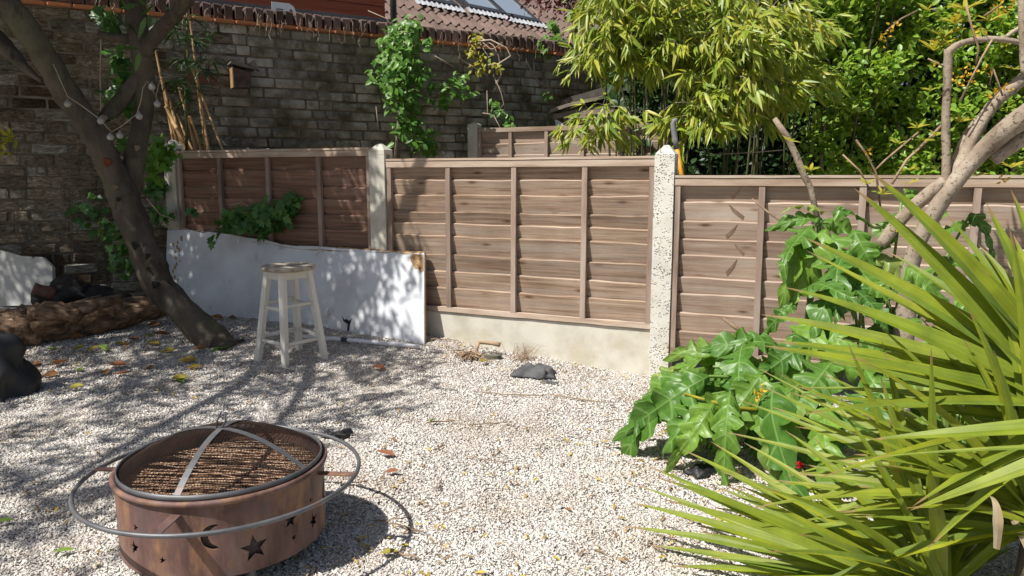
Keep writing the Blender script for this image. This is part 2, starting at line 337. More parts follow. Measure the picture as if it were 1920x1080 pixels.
def veined(name, stops, vein_col, rough, spec, transl, mode):
    """leaf with its own pattern from the leaf's along/across coordinates: veins of a lobed leaf or the fine stripes of a sword leaf"""
    m = leafmat(name, stops, rough, spec, transl, (1.3, 1.3, 0.5), scale=12)
    nt = m.node_tree
    p = nt.nodes['Principled BSDF']
    col = p.inputs['Base Color'].links[0].from_socket
    at_ = nt.nodes.new('ShaderNodeAttribute')
    at_.attribute_name = 'leafuv'
    sp = nt.nodes.new('ShaderNodeSeparateXYZ')
    lnk(nt, at_.outputs['Vector'], sp.inputs[0])
    if mode == 'lobed':
        av = mth(nt, 'ABSOLUTE', sp.outputs[1])
        side = mth(nt, 'ABSOLUTE', mth(nt, 'SUBTRACT', mth(nt, 'FRACT', mth(nt, 'SUBTRACT', sp.outputs[0], mth(nt, 'MULTIPLY', av, 0.28))), 0.40))
        line = mth(nt, 'MINIMUM', side, mth(nt, 'MULTIPLY', av, 1.0))
        fac = ramp(nt, line, [(0.012, (0.75, 0.75, 0.75)), (0.06, (0, 0, 0))])
        new = mixc(nt, fac, col, vein_col)
        bump(nt, ramp(nt, line, [(0.0, (0, 0, 0)), (0.22, (1, 1, 1))]), 0.55, 0.006, p)
    else:
        cx = nt.nodes.new('ShaderNodeCombineXYZ')
        lnk(nt, mth(nt, 'MULTIPLY', sp.outputs[0], 2.5), cx.inputs[0])
        lnk(nt, mth(nt, 'MULTIPLY', sp.outputs[1], 7.0), cx.inputs[1])
        lnk(nt, sp.outputs[2], cx.inputs[2])
        st = noise_tex(nt, cx.outputs[0], 1.0, 4)
        new = mixc(nt, 1.0, col, ramp(nt, st, [(0.3, (0.78, 0.82, 0.75)), (0.7, (1.15, 1.12, 1.0))]), 'MULTIPLY')
        bl = noise_tex(nt, cx.outputs[0], 2.7, 5, 0.7)
        tip = ramp(nt, mth(nt, 'ADD', sp.outputs[0], mth(nt, 'MULTIPLY', bl, 0.12)), [(0.98, (0, 0, 0)), (1.04, (1, 1, 1))])
        new = mixc(nt, tip, new, vein_col)
        new = mixc(nt, ramp(nt, bl, [(0.70, (0, 0, 0)), (0.74, (0.8, 0.8, 0.8))]), new, vein_col)
        bump(nt, st, 0.25, 0.002, p)
    for l in list(nt.links):
        if l.from_socket == col and l.to_socket != new and (l.to_node == p or (l.to_node.type == 'MIX' and l.to_socket.name == 'A' and any(k.to_node.type == 'BSDF_TRANSLUCENT' for k in l.to_node.outputs[2].links))):
            t_ = l.to_socket
            nt.links.remove(l)
            lnk(nt, new, t_)
    return m
M['acanthus'] = veined('acanthus_leaf', [(0.06, 0.16, 0.025), (0.10, 0.23, 0.035), (0.20, 0.35, 0.05), (0.075, 0.19, 0.03), (0.14, 0.28, 0.04), (0.30, 0.38, 0.10)], (0.22, 0.36, 0.10), 0.40, 0.40, 0.28, 'lobed')
M['phormium'] = veined('sword_leaf', [(0.22, 0.29, 0.03), (0.28, 0.335, 0.032), (0.20, 0.28, 0.045), (0.33, 0.36, 0.03), (0.16, 0.24, 0.035), (0.26, 0.32, 0.06)], (0.30, 0.20, 0.09), 0.48, 0.33, 0.30, 'striped')
M['phormium_dead'] = leafmat('withered_sword_leaf', [(0.36, 0.27, 0.17), (0.48, 0.40, 0.29)], 0.7, 0.2, 0.15, (1, 1, 0.9), scale=9)
M['maple'] = leafmat('purple_leaf', [(0.09, 0.025, 0.03), (0.15, 0.045, 0.05)], 0.5, 0.35, 0.3, (1.5, 0.9, 0.9))
M['crown_leaf'] = leafmat('laurel_leaf', [(0.05, 0.12, 0.025), (0.08, 0.17, 0.03), (0.035, 0.09, 0.02)], 0.35, 0.5, 0.18, (1.4, 1.4, 0.6))
M['fallen'] = leafmat('fallen_brown_leaf', [(0.30, 0.15, 0.06), (0.24, 0.11, 0.05), (0.38, 0.22, 0.10)], 0.75, 0.2, 0.15, (1.2, 1, 0.8))
M['fallen_red'] = leafmat('fallen_red_leaf', [(0.26, 0.10, 0.055), (0.33, 0.14, 0.08)], 0.75, 0.2, 0.15, (1.2, 0.9, 0.8))
M['fallen_yellow'] = leafmat('fallen_yellow_leaf', [(0.42, 0.32, 0.05), (0.32, 0.32, 0.06), (0.45, 0.27, 0.06)], 0.65, 0.25, 0.2, (1.2, 1.1, 0.7))
M['fallen_green'] = leafmat('fallen_green_leaf', [(0.16, 0.30, 0.05), (0.24, 0.36, 0.07)], 0.6, 0.3, 0.2, (1.2, 1.2, 0.7))
M['litter'] = leafmat('plant_litter', [(0.30, 0.18, 0.09), (0.45, 0.32, 0.18), (0.62, 0.45, 0.05), (0.24, 0.13, 0.07), (0.40, 0.28, 0.16)], 0.8, 0.15, 0.1, (1.1, 1, 0.8))

# ------------------------------------------------------------------ mesh helpers
class MB:
    def __init__(self): self.v, self.f = [], []
    def add(self, vs, fs):
        o = len(self.v)
        self.v += [tuple(p) for p in vs]
        self.f += [tuple(i + o for i in f) for f in fs]
        return self
    def box(self, c, s, mat=None):
        x, y, z = s[0] / 2, s[1] / 2, s[2] / 2
        vs = [Vector((a * x, b * y, d * z)) for a in (-1, 1) for b in (-1, 1) for d in (-1, 1)]
        if mat: vs = [mat @ p for p in vs]
        c = Vector(c)
        return self.add([p + c for p in vs], [(0, 1, 3, 2), (4, 6, 7, 5), (0, 4, 5, 1), (2, 3, 7, 6), (0, 2, 6, 4), (1, 5, 7, 3)])
    def tube(self, pts, rad, n=8, cap=True, wob=0.0, seed=0, fine=0.0):
        pts = [Vector(p) for p in pts]
        if not hasattr(rad, '__len__'): rad = [rad] * len(pts)
        vs, fs = [], []
        up = None
        for i, p in enumerate(pts):
            d = (pts[min(i + 1, len(pts) - 1)] - pts[max(i - 1, 0)]).normalized()
            if up is None: up = d.orthogonal().normalized()
            up = (up - d * up.dot(d)).normalized()
            s = d.cross(up)
            for k in range(n):
                a = 2 * math.pi * k / n
                r = rad[i]
                if wob:
                    r *= 1 + wob * (noise.noise(Vector((math.cos(a) * 1.3 + seed, math.sin(a) * 1.3, i * 0.55 + seed * 3))) + fine * noise.noise(Vector((math.cos(a) * 4.5, math.sin(a) * 4.5 + seed, i * 0.8))))
                vs.append(p + (up * math.cos(a) + s * math.sin(a)) * r)
        for i in range(len(pts) - 1):
            for k in range(n):
                fs.append((i * n + k, i * n + (k + 1) % n, (i + 1) * n + (k + 1) % n, (i + 1) * n + k))
        if cap:
            fs.append(tuple(range(n))[::-1])
            fs.append(tuple(range((len(pts) - 1) * n, len(pts) * n)))
        return self.add(vs, fs)
    def lathe(self, prof, c, n=48, closed=False):
        vs, fs = [], []
        for r, z in prof:
            for k in range(n):
                a = 2 * math.pi * k / n
                vs.append((c[0] + r * math.cos(a), c[1] + r * math.sin(a), c[2] + z))
        m = len(prof)
        for i in range(m if closed else m - 1):
            j = (i + 1) % m
            for k in range(n):
                fs.append((i * n + k, i * n + (k + 1) % n, j * n + (k + 1) % n, j * n + k))
        return self.add(vs, fs)
    def prism(self, poly, d):
        """poly: list of Vectors (one face), extruded by vector d"""
        n = len(poly)
        d = Vector(d)
        vs = [Vector(p) for p in poly] + [Vector(p) + d for p in poly]
        fs = [tuple(range(n))[::-1], tuple(range(n, 2 * n))] + [(i, (i + 1) % n, n + (i + 1) % n, n + i) for i in range(n)]
        return self.add(vs, fs)

def mesh_of(name, vs, fs, mat, smooth=False):
    me = bpy.data.meshes.new(name)
    me.from_pydata([tuple(v) for v in vs], [], fs)
    me.materials.append(mat)
    if smooth: me.polygons.foreach_set('use_smooth', [True] * len(me.polygons))
    me.update()
    return me
def tag(o, label=None, cat=None, group=None, kind=None):
    if label: o['label'] = label
    if cat: o['category'] = cat
    if group: o['group'] = group
    if kind: o['kind'] = kind
    return o
def attach(o, parent):
    if parent is None: return o
    o.parent = parent
    if parent.parent is None and (parent.type == 'EMPTY' or 'own_origin' in parent):
        o.matrix_parent_inverse = Matrix.Translation(parent.location).inverted()
    return o
def thing(name, loc, label, cat, group=None):
    o = bpy.data.objects.new(name, None)
    o.empty_display_size = 0.1
    o.location = loc
    COL.objects.link(o)
    return tag(o, label, cat, group)
def put(name, mb, mat, parent=None, smooth=False, matrix=None, kind=None):
    """one mesh object from a builder; a top-level one gets its origin at its base"""
    vs = mb.v
    o = None
    if parent is None and matrix is None:
        a = np.array(vs)
        base = Vector((float(a[:, 0].mean()), float(a[:, 1].mean()), float(a[:, 2].min())))
        me = mesh_of(name, [Vector(v) - base for v in vs], mb.f, mat, smooth)
        o = bpy.data.objects.new(name, me)
        o.location = base
        o['own_origin'] = 1
    else:
        o = bpy.data.objects.new(name, mesh_of(name, vs, mb.f, mat, smooth))
        if matrix is not None: o.matrix_basis = matrix
    COL.objects.link(o)
    attach(o, parent)
    if kind: o['kind'] = kind
    return o
def inst(name, me, matrix, parent):
    o = bpy.data.objects.new(name, me)
    o.matrix_basis = matrix
    COL.objects.link(o)
    return attach(o, parent)
def merged(name, tv, tf, mats, mat, parent, kind='stuff', smooth=False):
    """many small pieces as one mesh (numpy)"""
    tv = np.array(tv, dtype=np.float64)
    ms = np.array([[list(r) for r in m] for m in mats], dtype=np.float64)
    n, k = len(ms), len(tv)
    vs = (np.einsum('nij,kj->nki', ms[:, :3, :3], tv) + ms[:, None, :3, 3]).reshape(-1, 3)
    return big_mesh(name, vs, [tuple(f) for f in tf], n, k, mat, parent, kind, smooth)
def big_mesh(name, vs, tf, n, k, mat, parent, kind='stuff', smooth=False):
    me = bpy.data.meshes.new(name)
    lens = np.array([len(f) for f in tf])
    idx = np.concatenate([np.array(f) for f in tf])
    loops = (idx[None, :] + (np.arange(n) * k)[:, None]).reshape(-1)
    tot = np.tile(lens, n)
    start = np.concatenate([[0], np.cumsum(tot)[:-1]])
    me.vertices.add(len(vs))
    me.vertices.foreach_set('co', vs.reshape(-1).astype(np.float32))
    me.loops.add(len(loops))
    me.loops.foreach_set('vertex_index', loops.astype(np.int32))
    me.polygons.add(len(tot))
    me.polygons.foreach_set('loop_start', start.astype(np.int32))
    if smooth: me.polygons.foreach_set('use_smooth', np.ones(len(tot), dtype=bool))
    me.materials.append(mat)
    me.update(calc_edges=True)
    o = bpy.data.objects.new(name, me)
    COL.objects.link(o)
    attach(o, parent)
    if kind: o['kind'] = kind
    return o
def frame(x, z_hint, loc, scale=1.0):
    """matrix whose local X points along x and whose local Z leans to z_hint"""
    x = Vector(x).normalized()
    z = Vector(z_hint)
    z = z - x * z.dot(x)
    if z.length < 1e-4: z = x.orthogonal()
    z.normalize()
    y = z.cross(x)
    m = Matrix((x, y, z)).transposed()
    if hasattr(scale, '__len__'): m = m @ Matrix.Diagonal(scale)
    else: m = m * scale
    m = m.to_4x4()
    m.translation = loc
    return m
def rv(): return Vector(rng.normal(size=3)).normalized()

# leaf templates: unit length along +X, width along Y
def simple_leaf(w=0.35, curl=0.15, fold=0.25, secs=((0.3, 0.9), (0.62, 0.85))):
    vs, fs = [(0, 0, 0)], []
    for t, k in secs:
        z = -curl * t * t
        vs += [(t, -w / 2 * k, z + fold * w / 2 * k), (t, 0, z), (t, w / 2 * k, z + fold * w / 2 * k)]
    vs.append((1, 0, -curl))
    fs += [(0, 2, 1), (0, 3, 2)]
    for i in range(len(secs) - 1):
        a, b = 1 + 3 * i, 4 + 3 * i
        fs += [(a, a + 1, b + 1, b), (a + 1, a + 2, b + 2, b + 1)]
    a, e = 1 + 3 * (len(secs) - 1), len(vs) - 1
    fs += [(a, a + 1, e), (a + 1, a + 2, e)]
    return vs, fs
def ivy_leaf():
    out = [(0, 0), (-0.12, 0.22), (0.12, 0.48), (0.36, 0.24), (0.62, 0.40), (0.66, 0.17), (1, 0), (0.66, -0.17), (0.62, -0.40), (0.36, -0.24), (0.12, -0.48), (-0.12, -0.22)]
    vs = [(x, y, 0.10 * abs(y) - 0.12 * x * x) for x, y in out] + [(0.3, 0, -0.02)]
    return vs, [(i, (i + 1) % 12, 12) for i in range(12)]
LEAF = {k: simple_leaf(*a) for k, a in {
    'bamboo': (0.16, 0.16, 0.3, ((0.22, 1.0), (0.6, 0.8))), 'oval': (0.5, 0.14, 0.3, ((0.3, 1.0), (0.65, 0.85))),
    'lance': (0.24, 0.2, 0.3, ((0.3, 1.0), (0.65, 0.8))), 'round': (0.75, 0.1, 0.25, ((0.25, 0.95), (0.7, 0.9)))}.items()}
LEAF['ivy'] = ivy_leaf()
def foliage(parent, kind, mats, mat, n_parts=300, part='leaf', rest='leaves'):
    """the leaves nearest the camera are parts of their own, the rest one mass"""
    tv, tf = LEAF[kind]
    me = mesh_of(part, tv, tf, mat, True)
    order = sorted(range(len(mats)), key=lambda i: mats[i].translation.y)
    for i in order[:n_parts]:
        inst(part, me, mats[i], parent)
    if len(order) > n_parts:
        merged(rest, tv, tf, [mats[i] for i in order[n_parts:]], mat, parent)
# ================================================================== SETTING: ground and gravel
NX, NY = 110, 90
gx = np.linspace(-1, 1, NX); gy = np.linspace(0, 1, NY)
gxs = np.sign(gx) * (np.abs(gx) ** 1.8) * 40
gys = -8 + (gy ** 1.0) * 0
gys = np.concatenate([np.linspace(-30, 1, 14), np.linspace(1.1, 7.2, NY - 34), np.linspace(7.5, 60, 20)])
b = MB()
vs = [(x, y, ground_z(x, y) + (0.008 * noise.noise(Vector((x * 7, y * 7, 0))) if -5 < x < 4 and 1 < y < 6 else 0)) for y in gys for x in gxs]
fs = [(j * NX + i, j * NX + i + 1, (j + 1) * NX + i + 1, (j + 1) * NX + i) for j in range(len(gys) - 1) for i in range(NX - 1)]
ground = put('ground', b.add(vs, fs), M['gravel_bed'], smooth=True)
ground['kind'] = 'structure'

FR0 = Vector((0.8209, 4.3036, 0))                 # fence line
FE = Vector((-0.9107, 0.4130, 0))                 # leftwards along it
FN = Vector((-0.4130, -0.9107, 0))                # towards the camera
WS0 = Vector((-2.81, 6.15, 0))                    # brick wall line
WE = Vector((math.cos(R(30.5)), math.sin(R(30.5)), 0))
WN = Vector((WE.y, -WE.x, 0))

def gravel_stones():
    tv = np.array([(1, 0, 0), (-1, 0, 0), (0, 1, 0), (0, -1, 0), (0, 0, 1), (0, 0, -1)], float)
    tf = [(0, 2, 4), (2, 1, 4), (1, 3, 4), (3, 0, 4), (2, 0, 5), (1, 2, 5), (3, 1, 5), (0, 3, 5)]
    N = 225000
    # spread over what the camera can see, denser where it is near
    u = rng.random(N * 3)
    Y = 1.75 * (5.6 / 1.75) ** (u ** 0.85)
    X = (rng.random(N * 3) * 2 - 1) * 0.74 * Y
    d = (X - FR0.x) * FN.x + (Y - FR0.y) * FN.y
    w = (X - WS0.x) * WN.x + (Y - WS0.y) * WN.y
    ok = (d > 0.03) & (w > 0.1) & (X < 1.75)
    X, Y = X[ok][:N], Y[ok][:N]
    n = len(X)
    sm = lambda t: np.clip(t, 0, 1) ** 2 * (3 - 2 * np.clip(t, 0, 1))
    Z = (0.13 * sm((Y - 4.0) / 1.3) * sm((0.55 - X) / 1.1) - 0.03 * sm((Y - 3.3) / 0.9) * sm((X - 0.2) / 0.8)
         + 0.012 * np.sin(X * 2.3 + 1) * np.sin(Y * 1.9) + 0.006 * np.sin(X * 6.1) * np.sin(Y * 5.3 + 2))
    size = (0.0034 + 0.0041 * rng.random(n) ** 1.8) * (0.85 + 0.07 * Y)
    big = rng.random(n) < 0.02
    size[big] *= 1.6
    v = tv[None] * (1 + 0.5 * (rng.random((n, len(tv), 1)) - 0.5)) + 0.28 * rng.normal(size=(n, len(tv), 3))
    v = v * (rng.uniform(0.55, 1.25, (n, 1, 3)) * np.array([1.2, 1.05, 0.45])) * size[:, None, None]
    q = rng.normal(size=(n, 4)); q[:, 1:3] *= 0.28
    q /= np.linalg.norm(q, axis=1)[:, None]
    a, b_, c, d_ = q.T
    rot = np.stack([1 - 2 * (c * c + d_ * d_), 2 * (b_ * c - d_ * a), 2 * (b_ * d_ + c * a), 2 * (b_ * c + d_ * a), 1 - 2 * (b_ * b_ + d_ * d_), 2 * (c * d_ - b_ * a),
                    2 * (b_ * d_ - c * a), 2 * (c * d_ + b_ * a), 1 - 2 * (b_ * b_ + c * c)], 1).reshape(n, 3, 3)
    v = np.einsum('nij,nkj->nki', rot, v)
    v += np.stack([X, Y, Z + 0.0012 + 0.0026 * rng.random(n)], 1)[:, None]
    o = big_mesh('gravel', v.reshape(-1, 3), tf, n, len(tv), M['chips'], None)
    return tag(o, 'pale pinkish white gravel chippings covering the garden floor', 'gravel', kind='stuff')
gravel_stones()

# ================================================================== brick garden wall
WALL_TOP, COURSE = 2.395, 0.0835
def brick_mesh(name, mat, seed):
    r = random.Random(seed)
    bm = bmesh.new()
    bmesh.ops.create_cube(bm, size=1.0)
    bmesh.ops.bevel(bm, geom=bm.edges[:], offset=0.075, segments=1, affect='EDGES', profile=0.6)
    for v in bm.verts:
        v.co += Vector((r.uniform(-.022, .022), r.uniform(-.05, .05), r.uniform(-.07, .07)))
    me = bpy.data.meshes.new(name)
    bm.to_mesh(me); bm.free()
    me.materials.append(mat)
    return me
wall = thing('garden_wall', WS0, 'tall old stock brick garden wall behind the fence and the leaning tree', 'brick wall')
wb = MB()
def W(s, d, z): return WS0 + WE * s + WN * d + Vector((0, 0, z))
wb.prism([W(-3.2, 0.001, -0.1), W(7, 0.001, -0.1), W(7, 0.001, WALL_TOP), W(-3.2, 0.001, WALL_TOP)], -WN * 0.2)
put('mortar', wb, M['mortar'], wall)
bms = {k: [brick_mesh('brick', M[k], i) for i in range(5)] for k in ('brick', 'brick_pale', 'brick_red')}
bricks = []
for c in range(int(WALL_TOP / COURSE)):
    z = WALL_TOP - (c + 0.5) * COURSE
    s = -3.0 - random.random() * 0.2
    k = 0
    while s < 5.6:
        head = (random.random() < 0.22) if c % 2 else (k % 2 == 0 and random.random() < 0.75)
        L = 0.105 if head else 0.222
        k += 1
        s0, s = s, s + L + 0.013
        if z < 1.12 and s0 > 0.35: continue
        if s0 < -1.75 or s0 > 4.9: continue
        pale = s0 < -0.15 and z < 2.2
        kind = 'brick_pale' if random.random() < (0.75 if pale else 0.22) else 'brick'
        if random.random() < 0.006 and not pale: kind = 'brick_red'
        m = frame(WE, (0, 0, 1), W(s0 + L / 2, random.uniform(-.030, -.022), z + random.uniform(-.004, .004)), (L * random.uniform(.96, 1.03), 0.07, COURSE - random.uniform(.008, .018)))
        bricks.append((s0, m, kind))
bricks.sort(key=lambda t: t[0])
for s0, m, kind in bricks[:300]:
    inst('brick', random.choice(bms[kind]), m, wall)
tmp = bms['brick'][0]
tvv = [v.co[:] for v in tmp.vertices]; tff = [tuple(p.vertices) for p in tmp.polygons]
merged('far_bricks', tvv, tff, [t[1] for t in bricks[300:]], M['brick'], wall)
cb = [brick_mesh('coping_brick', M['coping'], 20 + i) for i in range(4)]
s = -1.9
while s < 5.4:
    inst('coping_brick', random.choice(cb), frame(WE, (0, 0, 1), W(s + 0.036, -0.09 + random.uniform(-.002, .002), WALL_TOP + 0.085 + random.uniform(-.0015, .0015)),
         (0.07, 0.235, 0.115)), wall)
    s += 0.083
s = -1.9
ct = brick_mesh('creasing_tile', M['tile_orange'], 40)
while s < 5.4:
    inst('creasing_tile', ct, frame(WE, (0, 0, 1), W(s + 0.08, -0.075 + random.uniform(-.006, .004), WALL_TOP + 0.013), (0.158, 0.26, 0.022)), wall)
    s += 0.166

# ================================================================== houses beyond the wall
hs0 = W(0, -1.3, 0)
house = thing('red_house', W(1, -1.4, 0), 'red boarded house wall above the brick wall with a grey lower band', 'house')
def HW(s, d, z): return hs0 + WE * s + WN * d + Vector((0, 0, z))
HB = on_plane(731, 37, hs0, WN).z
hb = MB().prism([HW(-4, 0.03, 0), HW(2.55, 0.03, 0), HW(2.55, 0.03, HB), HW(-4, 0.03, HB)], -WN * 0.5)
put('lower_band', hb, M['grey_band'], house)
for i in range(12):
    z0 = HB + 0.002 + i * 0.13
    bb = MB().prism([HW(-4, 0.0, z0), HW(2.42, 0.0, z0), HW(2.42, 0.0, z0 + 0.124), HW(-4, 0.0, z0 + 0.124)], -WN * 0.3)
    put('cladding_board', bb, M['red_clad'], house)
pp = HW(2.49, 0.07, 0)
put('downpipe', MB().tube([pp + Vector((0, 0, 2.2)), pp + Vector((0, 0, 5))], 0.035, 10), M['dark_metal'], house, True)
# sign on the band
sg = thing('wall_sign', HW(1.05, 0.05, 2.85), 'small white notice plate with one cut corner on the grey band', 'sign')
cpt = on_plane(531, 17, HW(0, 0.045, 0), WN)
def SG(u, v, d=0.0): return cpt + WE * u + Vector((0, 0, v)) + WN * d
poly = [SG(-.115, -.055), SG(.125, -.055), SG(.125, -.01), SG(.105, .035), SG(.06, .06), SG(-.115, .06)]
put('plate', MB().prism(poly, WN * 0.006), M['sign_white'], sg)
for k in range(2):
    put('printed_line', MB().prism([SG(-.07, -.012 - k * .022, .008), SG(0.0, -.012 - k * .022, .008), SG(0.0, -.002 - k * .022, .008), SG(-.07, -.002 - k * .022, .008)], WN * 0.001), M['dark_metal'], sg)
tri = [SG(.05, -.03, .008), SG(.10, -.03, .008), SG(.075, .012, .008)]
put('printed_triangle', MB().prism(tri, WN * 0.001), M['brick_red'], sg)

# tiled roof with three skylights
RO = at(1000, 96, 12.0)
RE = Vector((math.cos(R(43)), math.sin(R(43)), 0))
RH = Vector((-RE.y, RE.x, 0))
PT = R(37)
RU = RH * math.cos(PT) + Vector((0, 0, math.sin(PT)))
RN = RE.cross(RU)
if RN.z < 0: RN = -RN
roofh = thing('tiled_roof_house', RO + RH * 2 - Vector((0, 0, RO.z)), 'house with brown ribbed tile roof and three skylights beyond the wall', 'house')
def RF(e, u, d=0.0): return RO + RE * e + RU * u + RN * d
put('wall', MB().prism([RF(-6, 0.1, -.05) - Vector((0, 0, RO.z)), RF(7, 0.1, -.05) - Vector((0, 0, RO.z)), RF(7, 0.1, -.1), RF(-6, 0.1, -.1)], RH * 0.3), M['grey_band'], roofh)
put('roof_deck', MB().prism([RF(-6, 0, -.06), RF(7, 0, -.06), RF(7, 4.2, -.06), RF(-6, 4.2, -.06)], -RN * 0.05), M['dark_metal'], roofh)
tw, tg = 0.155, 0.33
prof = [(0, 0.0), (0.3, 0.004), (0.42, 0.02), (0.55, 0.052), (0.70, 0.055), (0.84, 0.02), (1.0, 0.0)]
tb = MB()
vs = [(x * tw, 0, h) for x, h in prof] + [(x * tw, tg * 1.15, h - 0.03) for x, h in prof] + [(x * tw, 0, h - 0.028) for x, h in prof]
n = len(prof)
tb.add(vs, [(i, i + 1, n + i + 1, n + i) for i in range(n - 1)] + [(2 * n + i, 2 * n + i + 1, i + 1, i) for i in range(n - 1)])
tile_me = mesh_of('roof_tile', tb.v, tb.f, M['roof_tile'])
rm = Matrix((RE, RU, RN)).transposed().to_4x4()
sky_win = []
for (px, py) in ((858, 17), (948, 32), (1013, 47)):         # bottom right corner of each skylight
    q = on_plane(px, py, RF(0, 0, 0.06), RN) - RO
    sky_win.append((q.dot(RE), q.dot(RU)))
tiles = []
for r_ in range(9):
    for c_ in range(-22, 30):
        e, u = c_ * tw, r_ * tg
        if any(es - 0.80 < e + tw / 2 < es + 0.02 and us + 0.0 < u + tg * 0.6 < us + 1.6 for es, us in sky_win): continue
        m = rm.copy(); m.translation = RF(e, u, 0.035 + random.uniform(-.003, .003))
        tiles.append((r_ * 3 + abs(c_ + 2) * 0.1, m))
tiles.sort(key=lambda t: t[0])
for _, m in tiles[:300]: inst('roof_tile', tile_me, m, roofh)
merged('upper_tiles', tb.v, tb.f, [t[1] for t in tiles[300:]], M['roof_tile'], roofh)
for es, us in sky_win:
    def SK(a, u, d): return RF(es - 0.78 + a, us + u, d)
    fr = MB()
    for a0, a1, u0, u1 in ((0, .78, 0, .10), (0, .78, 1.5, 1.6), (0, .07, .10, 1.5), (.71, .78, .10, 1.5)):
        fr.prism([SK(a0, u0, 0.0), SK(a1, u0, 0.0), SK(a1, u1, 0.0), SK(a0, u1, 0.0)], RN * (0.12 if u1 < .2 else 0.11))
    w_ = put('skylight', fr, M['dark_metal'], roofh)
    put('pane', MB().prism([SK(.07, .10, .07), SK(.71, .10, .07), SK(.71, 1.5, .07), SK(.07, 1.5, .07)], RN * 0.02), M['glass'], w_)
    fl = MB()
    for k in range(10):
        a = -0.06 + k * 0.092
        fl.add([SK(a, -.13, .075), SK(a + .046, -.16, .105), SK(a + .092, -.13, .075), SK(a + .092, 0.0, .09), SK(a + .046, 0.0, .11), SK(a, 0.0, .09)], [(0, 1, 4, 5), (1, 2, 3, 4)])
    put('flashing', fl, M['flashing'], w_)

# purple-leaved tree beyond
pt = thing('purple_tree', at(1085, 330, 10.0) - Vector((0, 0, 1.15)), 'purple-leaved tree peeping in front of the tiled roof', 'tree')
pc = at(1062, -12, 10.0)
put('trunk', MB().tube([Vector((pc.x + .5, pc.y, 0)), Vector((pc.x + .4, pc.y, 2)), pc], [0.07, 0.05, 0.02], 8), M['bark'], pt, True)
ms = []
for i in range(1100):
    p = pc + Vector((rng.normal() * 0.30, rng.normal() * 0.4, abs(rng.normal()) * 0.32 - 0.12 + rng.normal() * .06))
    ms.append(frame(rv() + Vector((0, 0, -.6)), rv() + Vector((0, 0, .6)), p, rng.uniform(0.05, 0.085)))
foliage(pt, 'oval', ms, M['maple'], 120, 'leaf', 'crown')
# ================================================================== fences
def fence_frame(o, e):
    """local X along the fence (rightwards seen from the camera), Y away from the camera, Z up"""
    x = -Vector(e)
    m = Matrix((x, Vector((0, 0, 1)).cross(x), Vector((0, 0, 1)))).transposed().to_4x4()
    m.translation = o
    return m
def slat_mb(L, z0, z1, seed, wav=0.009):
    """lap board: its upper edge leans out in front of the board above"""
    b = MB()
    n = 26
    vs = []
    for i in range(n + 1):
        x = L * i / n
        w = wav * (noise.noise(Vector((x * 3.1, seed * 7.7, 0))) + 0.5 * noise.noise(Vector((x * 9, seed * 3.1, 4))))
        wz = 0.0035 * noise.noise(Vector((x * 2.3, seed * 5.1, 9)))
        vs += [(x, 0.010 + wz, z0), (x, -0.0135 + wz, z1 + w - .007), (x, -0.0065 + wz, z1 + w), (x, 0.003 + wz, z1 + w), (x, 0.020 + wz, z0)]
    fs = []
    for i in range(n):
        a, c = i * 5, i * 5 + 5
        fs += [(a + q, c + q, c + (q + 1) % 5, a + (q + 1) % 5) for q in range(5)]
    fs += [(0, 1, 2, 3, 4), tuple(n * 5 + q for q in (4, 3, 2, 1, 0))]
    return b.add(vs, fs)
def wob_bar(p0, p1, w, d, seed, amp=0.002):
    """slightly uneven sawn bar between two points in the panel's own frame (w across, d deep, along X or Z)"""
    b = MB()
    p0, p1 = Vector(p0), Vector(p1)
    ax = (p1 - p0).normalized()
    side = Vector((0, 0, 1)) if abs(ax.x) > 0.5 else Vector((1, 0, 0))
    n = 14
    vs, fs = [], []
    for i in range(n + 1):
        p = p0.lerp(p1, i / n)
        j = [amp * noise.noise(Vector((i * 0.7, seed * 9.1 + q * 5, 2))) for q in range(4)]
        for q, (a, c) in enumerate(((-1, -1), (1, -1), (1, 1), (-1, 1))):
            vs.append(p + side * (a * w / 2 + j[q]) + Vector((0, 1, 0)) * (c * d / 2 + j[(q + 1) % 4] * .6))
    for i in range(n):
        for q in range(4):
            fs.append((i * 4 + q, i * 4 + (q + 1) % 4, i * 4 + 4 + (q + 1) % 4, i * 4 + 4 + q))
    fs += [(3, 2, 1, 0), tuple(n * 4 + q for q in range(4))]
    return b.add(vs, fs)
M['flaw'] = surf('bark_edged_flaw', [(0.21, 0.135, 0.09), (0.33, 0.235, 0.17)], 14, 0.9, 0.1, rand=.2)
